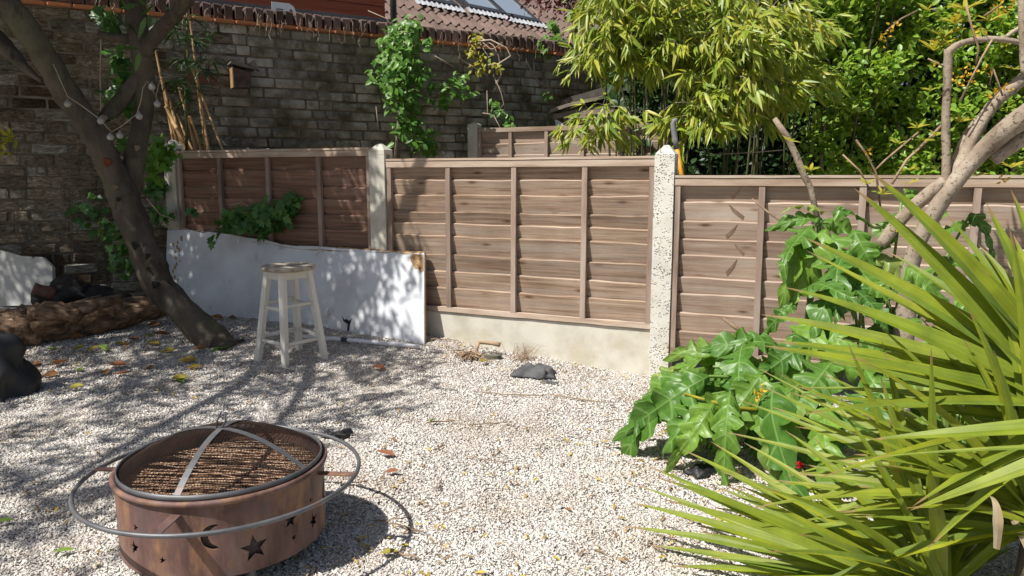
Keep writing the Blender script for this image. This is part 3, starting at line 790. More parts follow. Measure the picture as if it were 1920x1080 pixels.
def panel(origin, e, L, zb, zt, edges, battens, label, mat, group, edge_batten=True, cap=True, streaks=()):
    m = fence_frame(origin, e)
    t = thing('lap_fence', m @ Vector((L / 2, 0, zb)), label, 'fence', group)
    seed = random.random() * 50
    zs = edges
    for i in range(len(zs) - 1):
        put('slat', slat_mb(L, zs[i] - 0.018, zs[i + 1], seed + i), M[mat], t, matrix=m)
    for i, x in streaks:                           # dark bark-edged flaws running across the boards
        za, zc = zs[i] - 0.018, zs[i + 1] - 0.007
        def SP(u, v, m_=0.0): return Vector((x + u, 0.010 + (-0.0235) * v - .0012 + m_, za + (zc - za) * v))
        w = random.uniform(.6, 1.2)
        pts_ = [(-.004, .22), (.022 * w, .40), (.050 * w, .62), (.070 * w, .97), (.046 * w, .80), (.012 * w, .56), (-.012, .40)]
        if i % 2: pts_ = [(.065 - a * 1.0, b_) for a, b_ in pts_][::-1]
        put('bark_flaw', MB().prism([SP(a, b_) for a, b_ in pts_], (0, .0008, 0)), M['flaw'], t, matrix=m)
    put('top_rail', wob_bar((0, -0.026, zt - 0.032), (L, -0.026, zt - 0.032), 0.040, 0.030, seed + 20), M['rail'], t, matrix=m)
    put('bottom_rail', wob_bar((0, -0.024, zb + 0.013), (L, -0.024, zb + 0.013), 0.030, 0.028, seed + 21, .004), M['rail'], t, matrix=m)
    put('rear_rail', wob_bar((0, 0.03, zt - 0.032), (L, 0.03, zt - 0.032), 0.04, 0.024, seed + 22), M['rail'], t, matrix=m)
    if cap:
        put('capping', wob_bar((0, 0.0, zt - 0.003), (L, 0.0, zt - 0.003), 0.014, 0.09, seed + 23), M['rail'], t, matrix=m)
    bs = list(battens) + ([0.016, L - 0.016] if edge_batten else [])
    for k, x in enumerate(bs):
        put('batten', wob_bar((x, -0.0245, zb + 0.029), (x + random.uniform(-.006, .006), -0.0245, zt - 0.0535), 0.032, 0.026, seed + 30 + k), M['batten'], t, matrix=m)
    return t
def FP(t, d=0.0, z=0.0): return FR0 + FE * t + FN * d + Vector((0, 0, z))
def edges_between(zb, zt, n):
    w = [random.uniform(0.8, 1.2) for _ in range(n)]
    s = sum(w); z = zb + 0.01; out = [z]
    for k in w:
        z += (zt - zb - 0.05) * k / s
        out.append(z)
    return out
grp = 'lap fence panels along the garden'
pan_n = Vector(FN)
def zt_at(px, py): return on_plane(px, py, FR0, FN).z
mid_edges = [0.28] + [zt_at(1000, y) for y in (550, 518, 485, 448, 423, 400, 366, 337)] + [1.215]
def bt(px, py, t0): return t0 - (on_plane(px, py, FR0, FN) - FR0).dot(FE)
panel(FP(1.80), FE, 1.80, 0.27, 1.258, mid_edges, [bt(844, 400, 1.80), bt(966, 400, 1.80), bt(1098, 400, 1.80)],
      'sunlit brown lap fence panel between the two concrete posts, above the bare gravel board', 'fence', grp)
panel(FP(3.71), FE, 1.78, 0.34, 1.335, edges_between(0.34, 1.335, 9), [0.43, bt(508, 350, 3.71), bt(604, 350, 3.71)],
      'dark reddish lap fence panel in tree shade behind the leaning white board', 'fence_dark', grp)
panel(FP(-0.115), FE, 1.92, 0.14, 1.15, edges_between(0.14, 1.15, 9), [0.475, 0.965, 1.46],
      'greyish lap fence panel half hidden by the glossy leaved plant on the right', 'fence_grey', grp, streaks=[(k, .295 + .01 * (k % 3)) for k in (4, 5, 6, 7, 8)])

def post(center_t, zs, za, w, label, base_z=-0.1, o=FR0, e=FE, n=FN, mat='aggregate', dep=0.10):
    """slotted concrete post with a four-sided weathered top"""
    m = fence_frame(o + e * center_t, e)
    h, dd, sl, sd = w / 2, dep / 2, 0.027, 0.024
    prof_ = [(-h, -dd), (h, -dd), (h, -sl), (h - sd, -sl), (h - sd, sl), (h, sl), (h, dd), (-h, dd), (-h, sl), (-h + sd, sl), (-h + sd, -sl), (-h, -sl)]
    b = MB()
    k = len(prof_)
    levels = np.linspace(base_z, zs - 0.03, 12)
    vs = []
    for i, z in enumerate(levels):
        for x, y in prof_:
            vs.append((x + .0015 * noise.noise(Vector((z * 6, x * 90, y * 90))), y + .0015 * noise.noise(Vector((z * 6 + 9, x * 90, y * 90))), z))
    fs = [(i * k + q, i * k + (q + 1) % k, (i + 1) * k + (q + 1) % k, (i + 1) * k + q) for i in range(len(levels) - 1) for q in range(k)]
    b.add(vs, fs)
    z0 = zs - 0.03
    c4 = [(-h, -dd), (h, -dd), (h, dd), (-h, dd)]
    b.add([(x, y, z0) for x, y in c4] + [(x, y, zs) for x, y in c4] + [(-.012, -.012, za), (.012, -.012, za), (.012, .012, za), (-.012, .012, za)],
          [(3, 2, 1, 0)] + [(q, (q + 1) % 4, 4 + (q + 1) % 4, 4 + q) for q in range(4)] + [(4 + q, 4 + (q + 1) % 4, 8 + (q + 1) % 4, 8 + q) for q in range(4)] + [(8, 9, 10, 11)])
    ob = put('concrete_post', b, M[mat], matrix=m)
    return tag(ob, label, 'fence post', 'concrete fence posts')
post(-0.058, 1.272, 1.322, 0.112, 'speckled white concrete post with exposed aggregate and pointed top')
post(1.868, 1.322, 1.362, 0.122, 'smooth pale concrete post dappled by leaf shadows behind the board end', mat='concrete')
post(3.775, 1.385, 1.425, 0.115, 'concrete post by the tree with ivy over its top', mat='concrete')
gb = MB()
gm = fence_frame(FP(1.80), FE)
nseg = 24
vs, fs = [], []
for i in range(nseg + 1):
    x = 1.80 * i / nseg
    for (y, z) in ((-0.022, -0.12), (-0.024, 0.258), (-0.018, 0.266), (0.022, 0.266), (0.024, -0.12)):
        vs.append((x, y + .0015 * noise.noise(Vector((x * 5, z * 9, 1))), z + (.002 * noise.noise(Vector((x * 8, 0, 3))) if z > 0 else 0)))
for i in range(nseg):
    for q in range(5):
        fs.append((i * 5 + q, i * 5 + (q + 1) % 5, i * 5 + 5 + (q + 1) % 5, i * 5 + 5 + q))
fs += [(4, 3, 2, 1, 0), tuple(nseg * 5 + q for q in range(5))]
tag(put('gravel_board', gb.add(vs, fs), M['concrete'], matrix=gm), 'long cream concrete gravel board under the sunlit fence panel', 'gravel board')

# fence of the garden behind
BF0 = at(900, 330, 7.35); BF0.z = 0
panel(BF0, FE, 1.83, 0.7, 1.615, edges_between(0.7, 1.615, 8), [0.34, 0.70, 1.06, 1.42],
      'weathered lap fence panel standing further back below the small shed', 'fence_grey', grp, cap=False)
post(0.0, 1.64, 1.66, 0.10, 'thin concrete post at the left end of the rear fence panel', o=BF0 + FE * 0.055, mat='concrete')

# ================================================================== shed behind the rear fence
SY = 8.1
shed = thing('shed', Vector((at(1080, 300, SY).x, SY, 0)), 'old timber shed with sagging felt roof partly behind the bamboo', 'shed')
def SH(px, py, d=0.0): return at(px, py, SY) + Vector((0, d, 0))
put('roof_felt', MB().prism([SH(984, 216), SH(1004, 208), SH(1070, 181), SH(1180, 150), SH(1180, 168), SH(1075, 192), SH(992, 222)], (0.1, 1.2, 0.12)), M['felt'], shed)
put('fascia_board', MB().prism([SH(990, 224, -.04), SH(1170, 188, -.04), SH(1170, 198, -.04), SH(992, 233, -.04)], (0, .03, 0)), M['shed_wood'], shed)
put('verge_board', MB().prism([SH(994, 219, -.07), SH(1060, 196, -.07), SH(1130, 180, -.07), SH(1130, 186, -.07), SH(1062, 202, -.07), SH(996, 224, -.07)], (0, .025, 0)), M['shed_wood'], shed)
for k in range(7):
    x0 = 996 + k * 26
    put('wall_board', MB().prism([SH(x0, 226 - k * 5, .02 + .004 * (k % 2)), SH(x0 + 25, 221 - k * 5, .02 + .004 * (k % 2)), SH(x0 + 25, 330, .02 + .004 * (k % 2)), SH(x0, 330, .02 + .004 * (k % 2))], (0, .02, 0)), M['shed_wood'], shed)
put('corner_post', MB().prism([SH(993, 234, -.02), SH(1001, 232, -.02), SH(1001, 320, -.02), SH(993, 320, -.02)], (0, .05, 0)), M['shed_wood'], shed)
pan = [SH(1006 + 27 - 27 * math.cos(a), 246 - 23 * math.sin(a), -.03) for a in np.linspace(0, math.pi, 10)]
put('white_panel', MB().prism(pan, (0, .02, 0)), M['sign_white'], shed)
# clad cabin glimpsed at the far right
CY = 9.0
cab = thing('pine_cabin', Vector((6.3, CY, 0)), 'pale pine boarded cabin wall glimpsed at the far right over the fence', 'cabin')
c0 = at(1800, 330, CY).x
for k in range(14):
    put('cladding_board', MB().box((c0 + 1.6, CY, 0.1 + k * 0.14), (3.2, 0.03, 0.134)), M['pine'], cab)
put('window_frame', MB().box((at(1861, 300, CY).x, CY - .03, at(1861, 305, CY).z), (0.07, 0.04, 0.5)), M['sign_white'], cab)

# orange handled garden tool behind the right post
tl = thing('garden_tool', on_plane(1285, 335, FP(0, -.16), FN), 'garden tool with orange shaft and grey bent grip behind the speckled post', 'tool')
tp = [on_plane(x, y, FP(0, -.13), FN) for x, y in ((1292, 420), (1278, 330), (1269, 278))]
put('shaft', MB().tube(tp, [.013, .0125, .0125], 12), M['orange'], tl, True)
tp2 = [on_plane(x, y, FP(0, -.13), FN) for x, y in ((1269, 279), (1266, 262), (1263, 243), (1262, 232), (1265, 226), (1270, 224))]
put('grip', MB().tube(tp2, [.0145, .016, .016, .016, .015, .011], 12), M['grip'], tl, True)
# ================================================================== leaning white board
BA = on_ground(797, 645) + Vector((0, 0, -.005))                      # bottom right
BD = on_plane(797, 474, FP(0, .055), FN)                               # top right
BC = on_plane(316, 428, FP(0, .055), FN)                               # top left
BBm = Vector((BA.x + (BC.x - BD.x), BA.y + (BC.y - BD.y), 0.0)); BBm.z = ground_z(BBm.x, BBm.y) - .02
bn = (BC - BD).cross(BA - BD).normalized()
if bn.y > 0: bn = -bn
board = thing('leaning_board', BA.lerp(BBm, .5), 'long white laminated board with swollen broken edges leaning on the fence', 'board')
def BP(px, py, d=0.0): return on_plane(px, py, BA, bn) + bn * d
outline = [(797, 645), (760, 644), (728, 637), (712, 640), (690, 634), (672, 637), (655, 632), (640, 636), (610, 640), (590, 632), (566, 620), (550, 616), (520, 604), (500, 607), (478, 596), (455, 603), (430, 596), (400, 592), (370, 588), (340, 575), (318, 560),
           (314, 480), (316, 432), (350, 431), (400, 436), (432, 440), (470, 447), (500, 450), (530, 459), (556, 462), (590, 462), (640, 466), (690, 469), (740, 473), (770, 475), (797, 475)]
put('white_sheet', MB().prism([BP(x, y) for x, y in outline], bn * 0.012), M['white_board'], board)
put('core', MB().prism([BP(x, y + (3 if y > 560 else -1), -.0005) for x, y in outline], -bn * 0.014), M['chipboard'], board)
put('torn_corner', MB().prism([BP(x, y, .0125) for x, y in ((772, 478), (796, 478), (796, 508), (790, 512), (786, 503), (780, 505), (776, 496), (772, 490))], bn * 0.002), M['chipboard'], board)
r_ = random.Random(3)
strip = [(x, 463 + (x - 556) * .055 + (-(2 + r_.random() * 3))) for x in range(556, 798, 8)]
put('swollen_edge', MB().prism([BP(x, y, .001) for x, y in strip] + [BP(x, 466 + (x - 556) * .042 + r_.random() * 3, .013) for x in range(796, 555, -8)], -bn * 0.012), M['chipboard'], board)
strip2 = [(x, 447 + (x - 470) * .19 - r_.random() * 3) for x in range(470, 560, 6)]
put('swollen_edge', MB().prism([BP(x, y, .0) for x, y in strip2] + [BP(x, 452 + (x - 470) * .16 + r_.random() * 2, .0128) for x in range(556, 468, -6)], -bn * 0.012), M['chipboard'], board)
put('crack', MB().prism([BP(x, y, .0123) for x, y in ((643, 592), (648, 600), (651, 598), (657, 602), (662, 597), (659, 606), (656, 622), (660, 632), (652, 632), (654, 608), (646, 602))], bn * 0.0012), M['charred'], board)
cr = MB()
for q in range(16):
    cx, cy = r_.gauss(333, 5), 448 + q * 5.2 + r_.uniform(-2, 2)
    a = r_.uniform(2, 6)
    cr.prism([BP(cx + dx * a * .55, cy + dy * a, .0123) for dx, dy in ((-1, -.3), (-.2, -1), (.8, -.5), (.5, .4), (.9, .9), (-.3, .8))], bn * .001)
put('peeled_patch', cr, M['chipboard'], board)

# white plastic pipe along the board's foot
pipe = thing('plastic_pipe', on_ground(690, 648), 'thin white plastic pipe lying on the gravel along the board', 'pipe')
pa, pb_, pc_ = [on_ground(x, y) + Vector((0, 0, .022)) for x, y in ((560, 636), (645, 643), (786, 656))]
put('tube', MB().tube([pa, pb_, pc_], .0125, 12), M['pvc'], pipe, True)
put('joint', MB().tube([pb_.lerp(pa, .05), pb_.lerp(pc_, .05)], .0155, 12), M['dark_metal'], pipe, True)

# ================================================================== stool
feet = [on_ground(x, y) for x, y in ((535, 689), (484, 676), (609, 672), (561, 655))]      # front, left, right, back
cen = sum(feet, Vector()) / 4
ST_H = 0.625 + cen.z
stool = thing('bar_stool', cen, 'white painted wooden bar stool with worn grey seat on the gravel', 'stool')
sc = at(541, 497, cen.y)
ST_H = sc.z
sc = Vector((cen.x, cen.y, ST_H))
tops = [sc + (f - cen).normalized() * 0.118 * Vector((1, 1, 0)).length / math.sqrt(2) for f in feet]
for t_ in tops: t_.z = ST_H - 0.03
ang = math.atan2((feet[0] - feet[1]).y, (feet[0] - feet[1]).x)
rz = Matrix.Rotation(ang, 3, 'Z')
for f, t_ in zip(feet, tops):
    b = MB()
    ax = (t_ - f)
    corners = [rz @ Vector((a, c, 0)) for a, c in ((-1, -1), (1, -1), (1, 1), (-1, 1))]
    lv = []
    for k, (u, w) in enumerate(((-.01, .0175), (.25, .0185), (.5, .019), (.75, .019), (1.0, .0185))):
        lv += [f + ax * u + c * w for c in corners]
    b.add(lv, [(k * 4 + q, k * 4 + (q + 1) % 4, k * 4 + 4 + (q + 1) % 4, k * 4 + 4 + q) for k in range(4) for q in range(4)] + [(3, 2, 1, 0), (16, 17, 18, 19)])
    o = put('leg', b, M['white_paint'], stool)
    md = o.modifiers.new('bevel', 'BEVEL'); md.width = .003; md.segments = 1
def leg_pt(i, u): return feet[i].lerp(tops[i], u)
for i, j, u in ((0, 1, .235), (0, 2, .235), (2, 3, .27), (1, 3, .27), (0, 1, .60), (0, 2, .64), (2, 3, .60), (1, 3, .64)):
    put('rung', MB().tube([leg_pt(i, u), leg_pt(i, u).lerp(leg_pt(j, u), .5), leg_pt(j, u)], [.0105, .0125, .0105], 10), M['white_paint'], stool, True)
for i, j in ((0, 1), (0, 2), (2, 3), (1, 3)):
    a, c = leg_pt(i, .955), leg_pt(j, .955)
    d = (c - a).normalized()
    put('apron', MB().box((a + c) / 2, ((c - a).length - .036, .018, .045), Matrix((d, Vector((0, 0, 1)).cross(d), Vector((0, 0, 1)))).transposed()), M['white_paint'], stool)
b = MB()
prof = [(0.0, -.03), (.135, -.03), (.157, -.024), (.162, -.012), (.158, -.003), (.145, .0), (.07, -.004), (0.0, -.006)]
vs, n = [], 8
rings = []
for r0, z0 in prof:
    ring = []
    for k in range(40):
        a = 2 * math.pi * k / 40
        oct_ = 1 / math.cos(((a + math.pi / 8) % (math.pi / 4)) - math.pi / 8)
        rr = r0 * (0.55 * min(oct_, 1.08) + 0.45)
        ring.append(sc + rz @ Vector((rr * math.cos(a), rr * math.sin(a), z0)))
    vs += ring
b.add(vs, [(i * 40 + k, i * 40 + (k + 1) % 40, i * 40 + 40 + (k + 1) % 40, i * 40 + 40 + k) for i in range(len(prof) - 1) for k in range(40)])
put('seat', b, M['seat_wood'], stool, True)

M['grate_dark'] = surf('dull_inner_screen', [(0.05, 0.042, 0.038), (0.12, 0.095, 0.08)], 160, 0.8, 0.2, rand=0, bmp=0)
# ================================================================== fire pit
FX, FY, RIM, RAD = -0.882, 2.178, 0.285, 0.30
FB = 0.066
pit = thing('fire_pit', (FX, FY, ground_z(FX, FY)), 'round rusty steel fire pit with star and moon cut-outs and mesh lid', 'fire pit')
C0 = Vector((FX, FY, 0))
b = MB().lathe([(RAD - .004, FB), (RAD - .002, RIM), (RAD - .006, RIM), (RAD - .008, FB)], C0, 128, True)
drum = put('drum', b, M['rust'], None, True, matrix=Matrix.Identity(4))
def star_pts(k=5, r0=1.0, r1=.42, rot=0.0):
    return [(math.cos(rot + math.pi * i / k + math.pi / 2) * (r0 if i % 2 == 0 else r1), math.sin(rot + math.pi * i / k + math.pi / 2) * (r0 if i % 2 == 0 else r1)) for i in range(2 * k)]
moon = [(math.cos(a), math.sin(a)) for a in np.linspace(R(70), R(290), 16)] + [(0.34 + math.cos(a) * .78, 0.05 + math.sin(a) * .80) for a in np.linspace(R(250), R(100), 14)]
cut = MB()
def ang_at(px, py):                                   # angle round the drum of a point seen on its face
    r = ray(px, py); o = Vector((0, 0, EYE))
    a, bq, cq = r.x ** 2 + r.y ** 2, 2 * ((o.x - FX) * r.x + (o.y - FY) * r.y), (o.x - FX) ** 2 + (o.y - FY) ** 2 - RAD ** 2
    disc = max(0, bq * bq - 4 * a * cq)
    t = (-bq - math.sqrt(disc)) / (2 * a)
    p = o + r * t
    return math.atan2(p.y - FY, p.x - FX), p.z
cuts = [(star_pts(rot=.1), 478, 1028, .040), (star_pts(rot=-.1), 546, 975, .026), (star_pts(rot=.2), 590, 976, .026), (star_pts(), 491, 984, .011), (star_pts(), 553, 1008, .010), (star_pts(), 584, 938, .009),
        (moon, 402, 1008, .036), (star_pts(), 252, 990, .012), (star_pts(), 303, 1052, .012), (star_pts(rot=.1), 250, 1028, .022)]
extra = [(star_pts(), R(20 + 37 * k), .17 + .03 * (k % 2), .028) for k in range(1, 5)] + [(moon, R(8), .18, .035)]
def add_cut(shape, a, z, s):
    poly = []
    for x, y in shape:
        aa = a + x * s / RAD
        poly.append((Vector((FX, FY, z + y * s)), aa))
    n_ = len(poly)
    vs = [p + Vector((math.cos(q), math.sin(q), 0)) * (RAD - .03) for p, q in poly] + [p + Vector((math.cos(q), math.sin(q), 0)) * (RAD + .03) for p, q in poly]
    cut.add(vs, [tuple(range(n_))[::-1], tuple(range(n_, 2 * n_))] + [(i, (i + 1) % n_, n_ + (i + 1) % n_, n_ + i) for i in range(n_)])
for sh, px, py, s in cuts:
    a, z = ang_at(px, py)
    add_cut(sh, a, max(z, FB + s * 1.05), s)
for sh, a, z, s in extra: add_cut(sh, a, z, s)
cme = bpy.data.meshes.new('cutter'); cme.from_pydata(cut.v, [], cut.f); cme.update()
bm_ = bmesh.new(); bm_.from_mesh(cme); bmesh.ops.recalc_face_normals(bm_, faces=bm_.faces); bm_.to_mesh(cme); bm_.free()
bm_ = bmesh.new(); bm_.from_mesh(drum.data); bmesh.ops.recalc_face_normals(bm_, faces=bm_.faces); bm_.to_mesh(drum.data); bm_.free()
cob = bpy.data.objects.new('cutter', cme); COL.objects.link(cob)
md = drum.modifiers.new('cut', 'BOOLEAN'); md.object = cob; md.operation = 'DIFFERENCE'; md.solver = 'EXACT'
dg = bpy.context.evaluated_depsgraph_get()
nm = bpy.data.meshes.new_from_object(drum.evaluated_get(dg))
drum.modifiers.clear()
drum.data = nm
nm.polygons.foreach_set('use_smooth', [False] * len(nm.polygons))
bpy.data.objects.remove(cob)
attach(drum, pit)
# rolled rim, floor, feet
rim = MB()
pts = [Vector((FX + (RAD + .001) * math.cos(a), FY + (RAD + .001) * math.sin(a), RIM)) for a in np.linspace(0, 2 * math.pi, 97)]
put('rim', MB().tube(pts, .0085, 8, False), M['rust'], pit, True)
put('floor', MB().lathe([(RAD - .009, FB + .004), (.15, FB - .015), (0.002, FB - .02)], C0, 64), M['soot'], pit)
put('inner_screen', MB().lathe([(RAD - .016, FB + .006), (RAD - .016, RIM - .03)], C0, 96), M['grate_dark'], pit)
for a in (R(35), R(125), R(215), R(305)):
    p = C0 + Vector((math.cos(a), math.sin(a), 0)) * (RAD - .05)
    put('foot', MB().tube([Vector((p.x, p.y, ground_z(p.x, p.y) - .01)), Vector((p.x, p.y, FB))], .014, 8), M['steel'], pit)
# hand ring on flat brackets
RR, RZ = 0.405, 0.250
pts = [Vector((FX + RR * math.cos(a), FY + RR * math.sin(a), RZ)) for a in np.linspace(0, 2 * math.pi, 97)]
put('hand_ring', MB().tube(pts, .0066, 10, False), M['steel'], pit, True)
def strap(p0, p1, w, th=.003, mid=None, side=None):
    pts_ = [p0] + ([mid] if mid else []) + [p1]
    b = MB(); vs = []
    for p in pts_:
        s_ = side * (w / 2)
        vs += [p - s_, p + s_, p + s_ - Vector((0, 0, th)), p - s_ - Vector((0, 0, th))]
    k = len(pts_)
    return b.add(vs, [(i * 4 + q, i * 4 + (q + 1) % 4, i * 4 + 4 + (q + 1) % 4, i * 4 + 4 + q) for i in range(k - 1) for q in range(4)] + [(0, 3, 2, 1), (k * 4 - 4, k * 4 - 3, k * 4 - 2, k * 4 - 1)])
a_front, _ = ang_at(330, 978)
for a in (a_front, a_front + R(90), a_front + R(180), a_front + R(270)):
    d = Vector((math.cos(a), math.sin(a), 0)); s_ = Vector((-d.y, d.x, 0))
    br = put('bracket', strap(C0 + d * (RAD - .001) + Vector((0, 0, RIM - .028)), C0 + d * (RR + .002) + Vector((0, 0, RZ + .006)), .028, side=s_), M['rust'], pit)
# grill grate just below the rim
for k in range(34):
    y = -0.275 + k * 0.0166
    hw = math.sqrt(max(0, .285 ** 2 - y * y))
    n_ = 11
    pts = [C0 + Matrix.Rotation(R(-4), 3, 'Z') @ Vector((-hw + 2 * hw * i / (n_ - 1), y + .007 * noise.noise(Vector((i * .8, k * 1.7, 0))), RIM - .035 + .010 * noise.noise(Vector((i * .5, k * 2.3, 5))))) for i in range(n_)]
    put('grate_bar', MB().tube(pts, .0026, 5), M['grate'], pit, True)
for x in (-.14, .14):
    put('grate_brace', MB().tube([C0 + Vector((x, -.24, RIM - .04)), C0 + Vector((x, .24, RIM - .04))], .004, 6), M['grate'], pit, True)
ash = MB()
for i in range(70):
    a, rr = rng.uniform(0, 6.28), .26 * math.sqrt(rng.random())
    p = C0 + Vector((rr * math.cos(a), rr * math.sin(a), RIM - .06 - rng.random() * .03))
    d = Vector((math.cos(rng.uniform(-.6, .6)), math.sin(rng.uniform(-.6, .6)), rng.uniform(-.15, .15))) * rng.uniform(.03, .09)
    ash.tube([p - d, p + d], .0022, 4)
tag(put('charred_twigs', ash, M['grate'], pit), kind='stuff')
# domed mesh lid
lid_r, LZ, LH = 0.292, RIM + .008, 0.098
def dome(x, y): return LZ + LH * max(0, 1 - (x * x + y * y) / lid_r ** 2)
lr = put('lid_rim', MB().lathe([(lid_r - .004, RIM + .002), (lid_r + .002, RIM + .002), (lid_r + .001, RIM + .022), (lid_r - .003, RIM + .022)], C0, 96, True), M['steel'], pit, True)
wires = MB()
rot = Matrix.Rotation(R(8), 3, 'Z')
for k in range(-36, 37):
    t0 = k * .0081
    hw = math.sqrt(max(0, lid_r ** 2 - t0 * t0))
    for ax in (0, 1):
        pts = []
        for i in range(11):
            u = -hw + 2 * hw * i / 10
            x, y = (u, t0) if ax == 0 else (t0, u)
            pts.append(C0 + rot @ Vector((x, y, 0)) + Vector((0, 0, dome(x, y))))
        wires.tube(pts, .0008, 3, False)
tag(put('lid_mesh', wires, M['soot'], pit), kind='stuff')
def ang_lid(px, py):
    r = ray(px, py); t = (LZ - EYE) / r.z
    p = Vector((0, 0, EYE)) + r * t - C0
    return math.atan2(p.y, p.x)
for a in (ang_lid(322, 944), ang_lid(582, 884)):
    d = Vector((math.cos(a), math.sin(a), 0)); s_ = Vector((-d.y, d.x, 0))
    b = MB(); vs = []
    for i in range(21):
        u = (1 - i / 10) * (lid_r - .001)
        p = C0 + d * u + Vector((0, 0, dome(u, 0) + .004))
        vs += [p - s_ * .0095, p + s_ * .0095, p + s_ * .0095 - Vector((0, 0, .002)), p - s_ * .0095 - Vector((0, 0, .002))]
    b.add(vs, [(i * 4 + q, i * 4 + (q + 1) % 4, i * 4 + 4 + (q + 1) % 4, i * 4 + 4 + q) for i in range(20) for q in range(4)])
    put('lid_strap', b, M['steel'], pit)
ap = C0 + Vector((0, 0, LZ + LH + .004))
put('lid_handle', MB().tube([ap + Vector((-.014, 0, 0)), ap + Vector((-.012, 0, .022)), ap + Vector((.004, 0, .052)), ap + Vector((.015, 0, .046)), ap + Vector((.013, 0, .018)), ap + Vector((.002, 0, 0))], .0030, 7), M['steel'], pit, True)
# poker-like black scraps behind the pit
def crumple(name, c, sx, sy, h, mat, seed, label, cat, rot=0.0, n=16):
    b = MB(); vs = []
    rm_ = Matrix.Rotation(rot, 3, 'Z')
    for j in range(n + 1):
        for i in range(n + 1):
            u, v = i / n - .5, j / n - .5
            w = noise.noise(Vector((u * 3 + seed, v * 3, seed)))
            w2 = noise.noise(Vector((u * 7 + seed, v * 7, seed + 4)))
            e = max(0, 1 - (2 * max(abs(u), abs(v))) ** 3)
            x, y = (u + .18 * w) * sx, (v + .18 * noise.noise(Vector((u * 3, v * 3 + seed, 8)))) * sy
            p = rm_ @ Vector((x, y, 0)) + Vector((c.x, c.y, 0))
            p.z = ground_z(p.x, p.y) + .010 + h * e * (.55 + .7 * w + .35 * w2) * .9 + .004 * (1 + w2)
            vs.append(p)
    k = n + 1
    b.add(vs, [(j * k + i, j * k + i + 1, (j + 1) * k + i + 1, (j + 1) * k + i) for j in range(n) for i in range(n)])
    o = put(name, b, mat, smooth=True)
    o.modifiers.new('thick', 'SOLIDIFY').thickness = .003
    return tag(o, label, cat)
crumple('rubber_scrap', on_ground(632, 822), .13, .055, .045, M['black'], 3.3, 'torn black rubber scrap on the gravel behind the fire pit ring', 'scrap', .1)
crumple('grey_rag', on_ground(1004, 704), .25, .17, .075, M['grey_rag'], 7.1, 'crumpled dark grey rag lying on the gravel before the concrete board', 'rag', -.2, 20)
crumple('grey_cloth_strip', on_ground(1030, 722), .09, .02, .02, M['grey_rag'], 1.7, 'narrow dark cloth strip trailing beside the crumpled grey rag', 'cloth', -.3, 8)
crumple('black_scrap', on_ground(1315, 890), .11, .08, .045, M['black'], 5.2, 'black scrap half under the sword leaves on the gravel', 'scrap', .5, 10)

# ================================================================== logs and rubbish by the wall
def logm(name, pts, rad, mat, seed, wob, n=14, sub=5):
    P, Q = [], []
    for i in range(len(pts) - 1):
        for k in range(sub):
            u = k / sub
            P.append(Vector(pts[i]).lerp(Vector(pts[i + 1]), u) + Vector((0, 0, .012 * noise.noise(Vector((i + u, seed, 0))))))
            Q.append(rad[i] * (1 - u) + rad[i + 1] * u)
    P.append(Vector(pts[-1])); Q.append(rad[-1])
    return MB().tube(P, Q, n, True, wob, seed)
def G(px, py, up=0.0):
    p = on_ground(px, py); p.z += up
    return p
log = thing('rotten_log', G(120, 655), 'big rotting brown log lying on the ground left of the tree', 'log')
lp = [at(-90, 640, 4.55), at(20, 618, 4.7), at(110, 612, 4.82), at(200, 592, 4.95), at(320, 568, 5.15)]
put('trunk', logm('trunk', lp, [.15, .135, .12, .095, .07], M['rotten'], 2.2, .55, 22, 7), M['rotten'], log, True)
put('knot', logm('knot', [at(60, 590, 4.66), at(100, 585, 4.62), at(150, 596, 4.64)], [.045, .06, .03], M['rotten'], 5.5, .6, 12), M['rotten'], log, True)
put('side_branch', logm('side', [at(60, 612, 4.6), at(150, 580, 4.7), at(230, 558, 4.85)], [.03, .045, .03], M['rotten'], 8.5, .4, 10), M['rotten'], log, True)
br = put('dead_branch', logm('dead', [at(-20, 588, 4.75), at(70, 584, 4.8), at(140, 572, 4.85), at(190, 555, 4.9)], [.02, .028, .022, .012], M['twig'], 4, .3, 9), M['rotten'], None, True)
tag(br, 'thin bare dead branch resting along the top of the rotten log', 'branch')
ch = thing('charred_log', G(150, 600), 'black charred log pieces between the white slab and the rotten log', 'log')
put('burnt_trunk', logm('b', [at(62, 560, 5.05), at(120, 552, 5.1), at(180, 552, 5.15), at(245, 562, 5.2)], [.05, .085, .06, .035], M['charred'], 6, .5, 14), M['charred'], ch, True)
put('sawn_end', logm('c', [at(63, 540, 5.0), at(105, 551, 5.05)], [.038, .042], M['bark_cut'], 2, .2, 12), M['brick_red'], ch, True)
put('burnt_lump', logm('d', [at(100, 540, 5.12), at(130, 532, 5.12), at(165, 545, 5.12)], [.04, .06, .04], M['charred'], 9, .5, 12), M['charred'], ch, True)
sl = [(-40, 466), (0, 469), (40, 480), (80, 482), (98, 500), (99, 545), (90, 560), (60, 572), (-40, 575)]
SLP = at(50, 520, 5.3)
sln = (Vector((0, -1, .25))).normalized()
tag(put('broken_slab', MB().prism([on_plane(x, y, SLP, sln) for x, y in sl], -sln * .035), M['slab_white']), 'broken white painted slab propped against the brick wall behind the logs', 'slab')
sl2 = [G(-60, 580, .30), G(-60, 600, .28), at(60, 583, 4.9), at(40, 575, 5.05)]
tag(put('white_panel_piece', MB().prism([at(-40, 574, 5.0), at(65, 577, 5.0), at(60, 583, 4.85), at(-40, 583, 4.82)], (0, 0, -.012)), M['slab_white']), 'flat white panel piece lying behind the dead branch', 'panel')
bag = MB()
bc = G(-25, 745)
vs = []
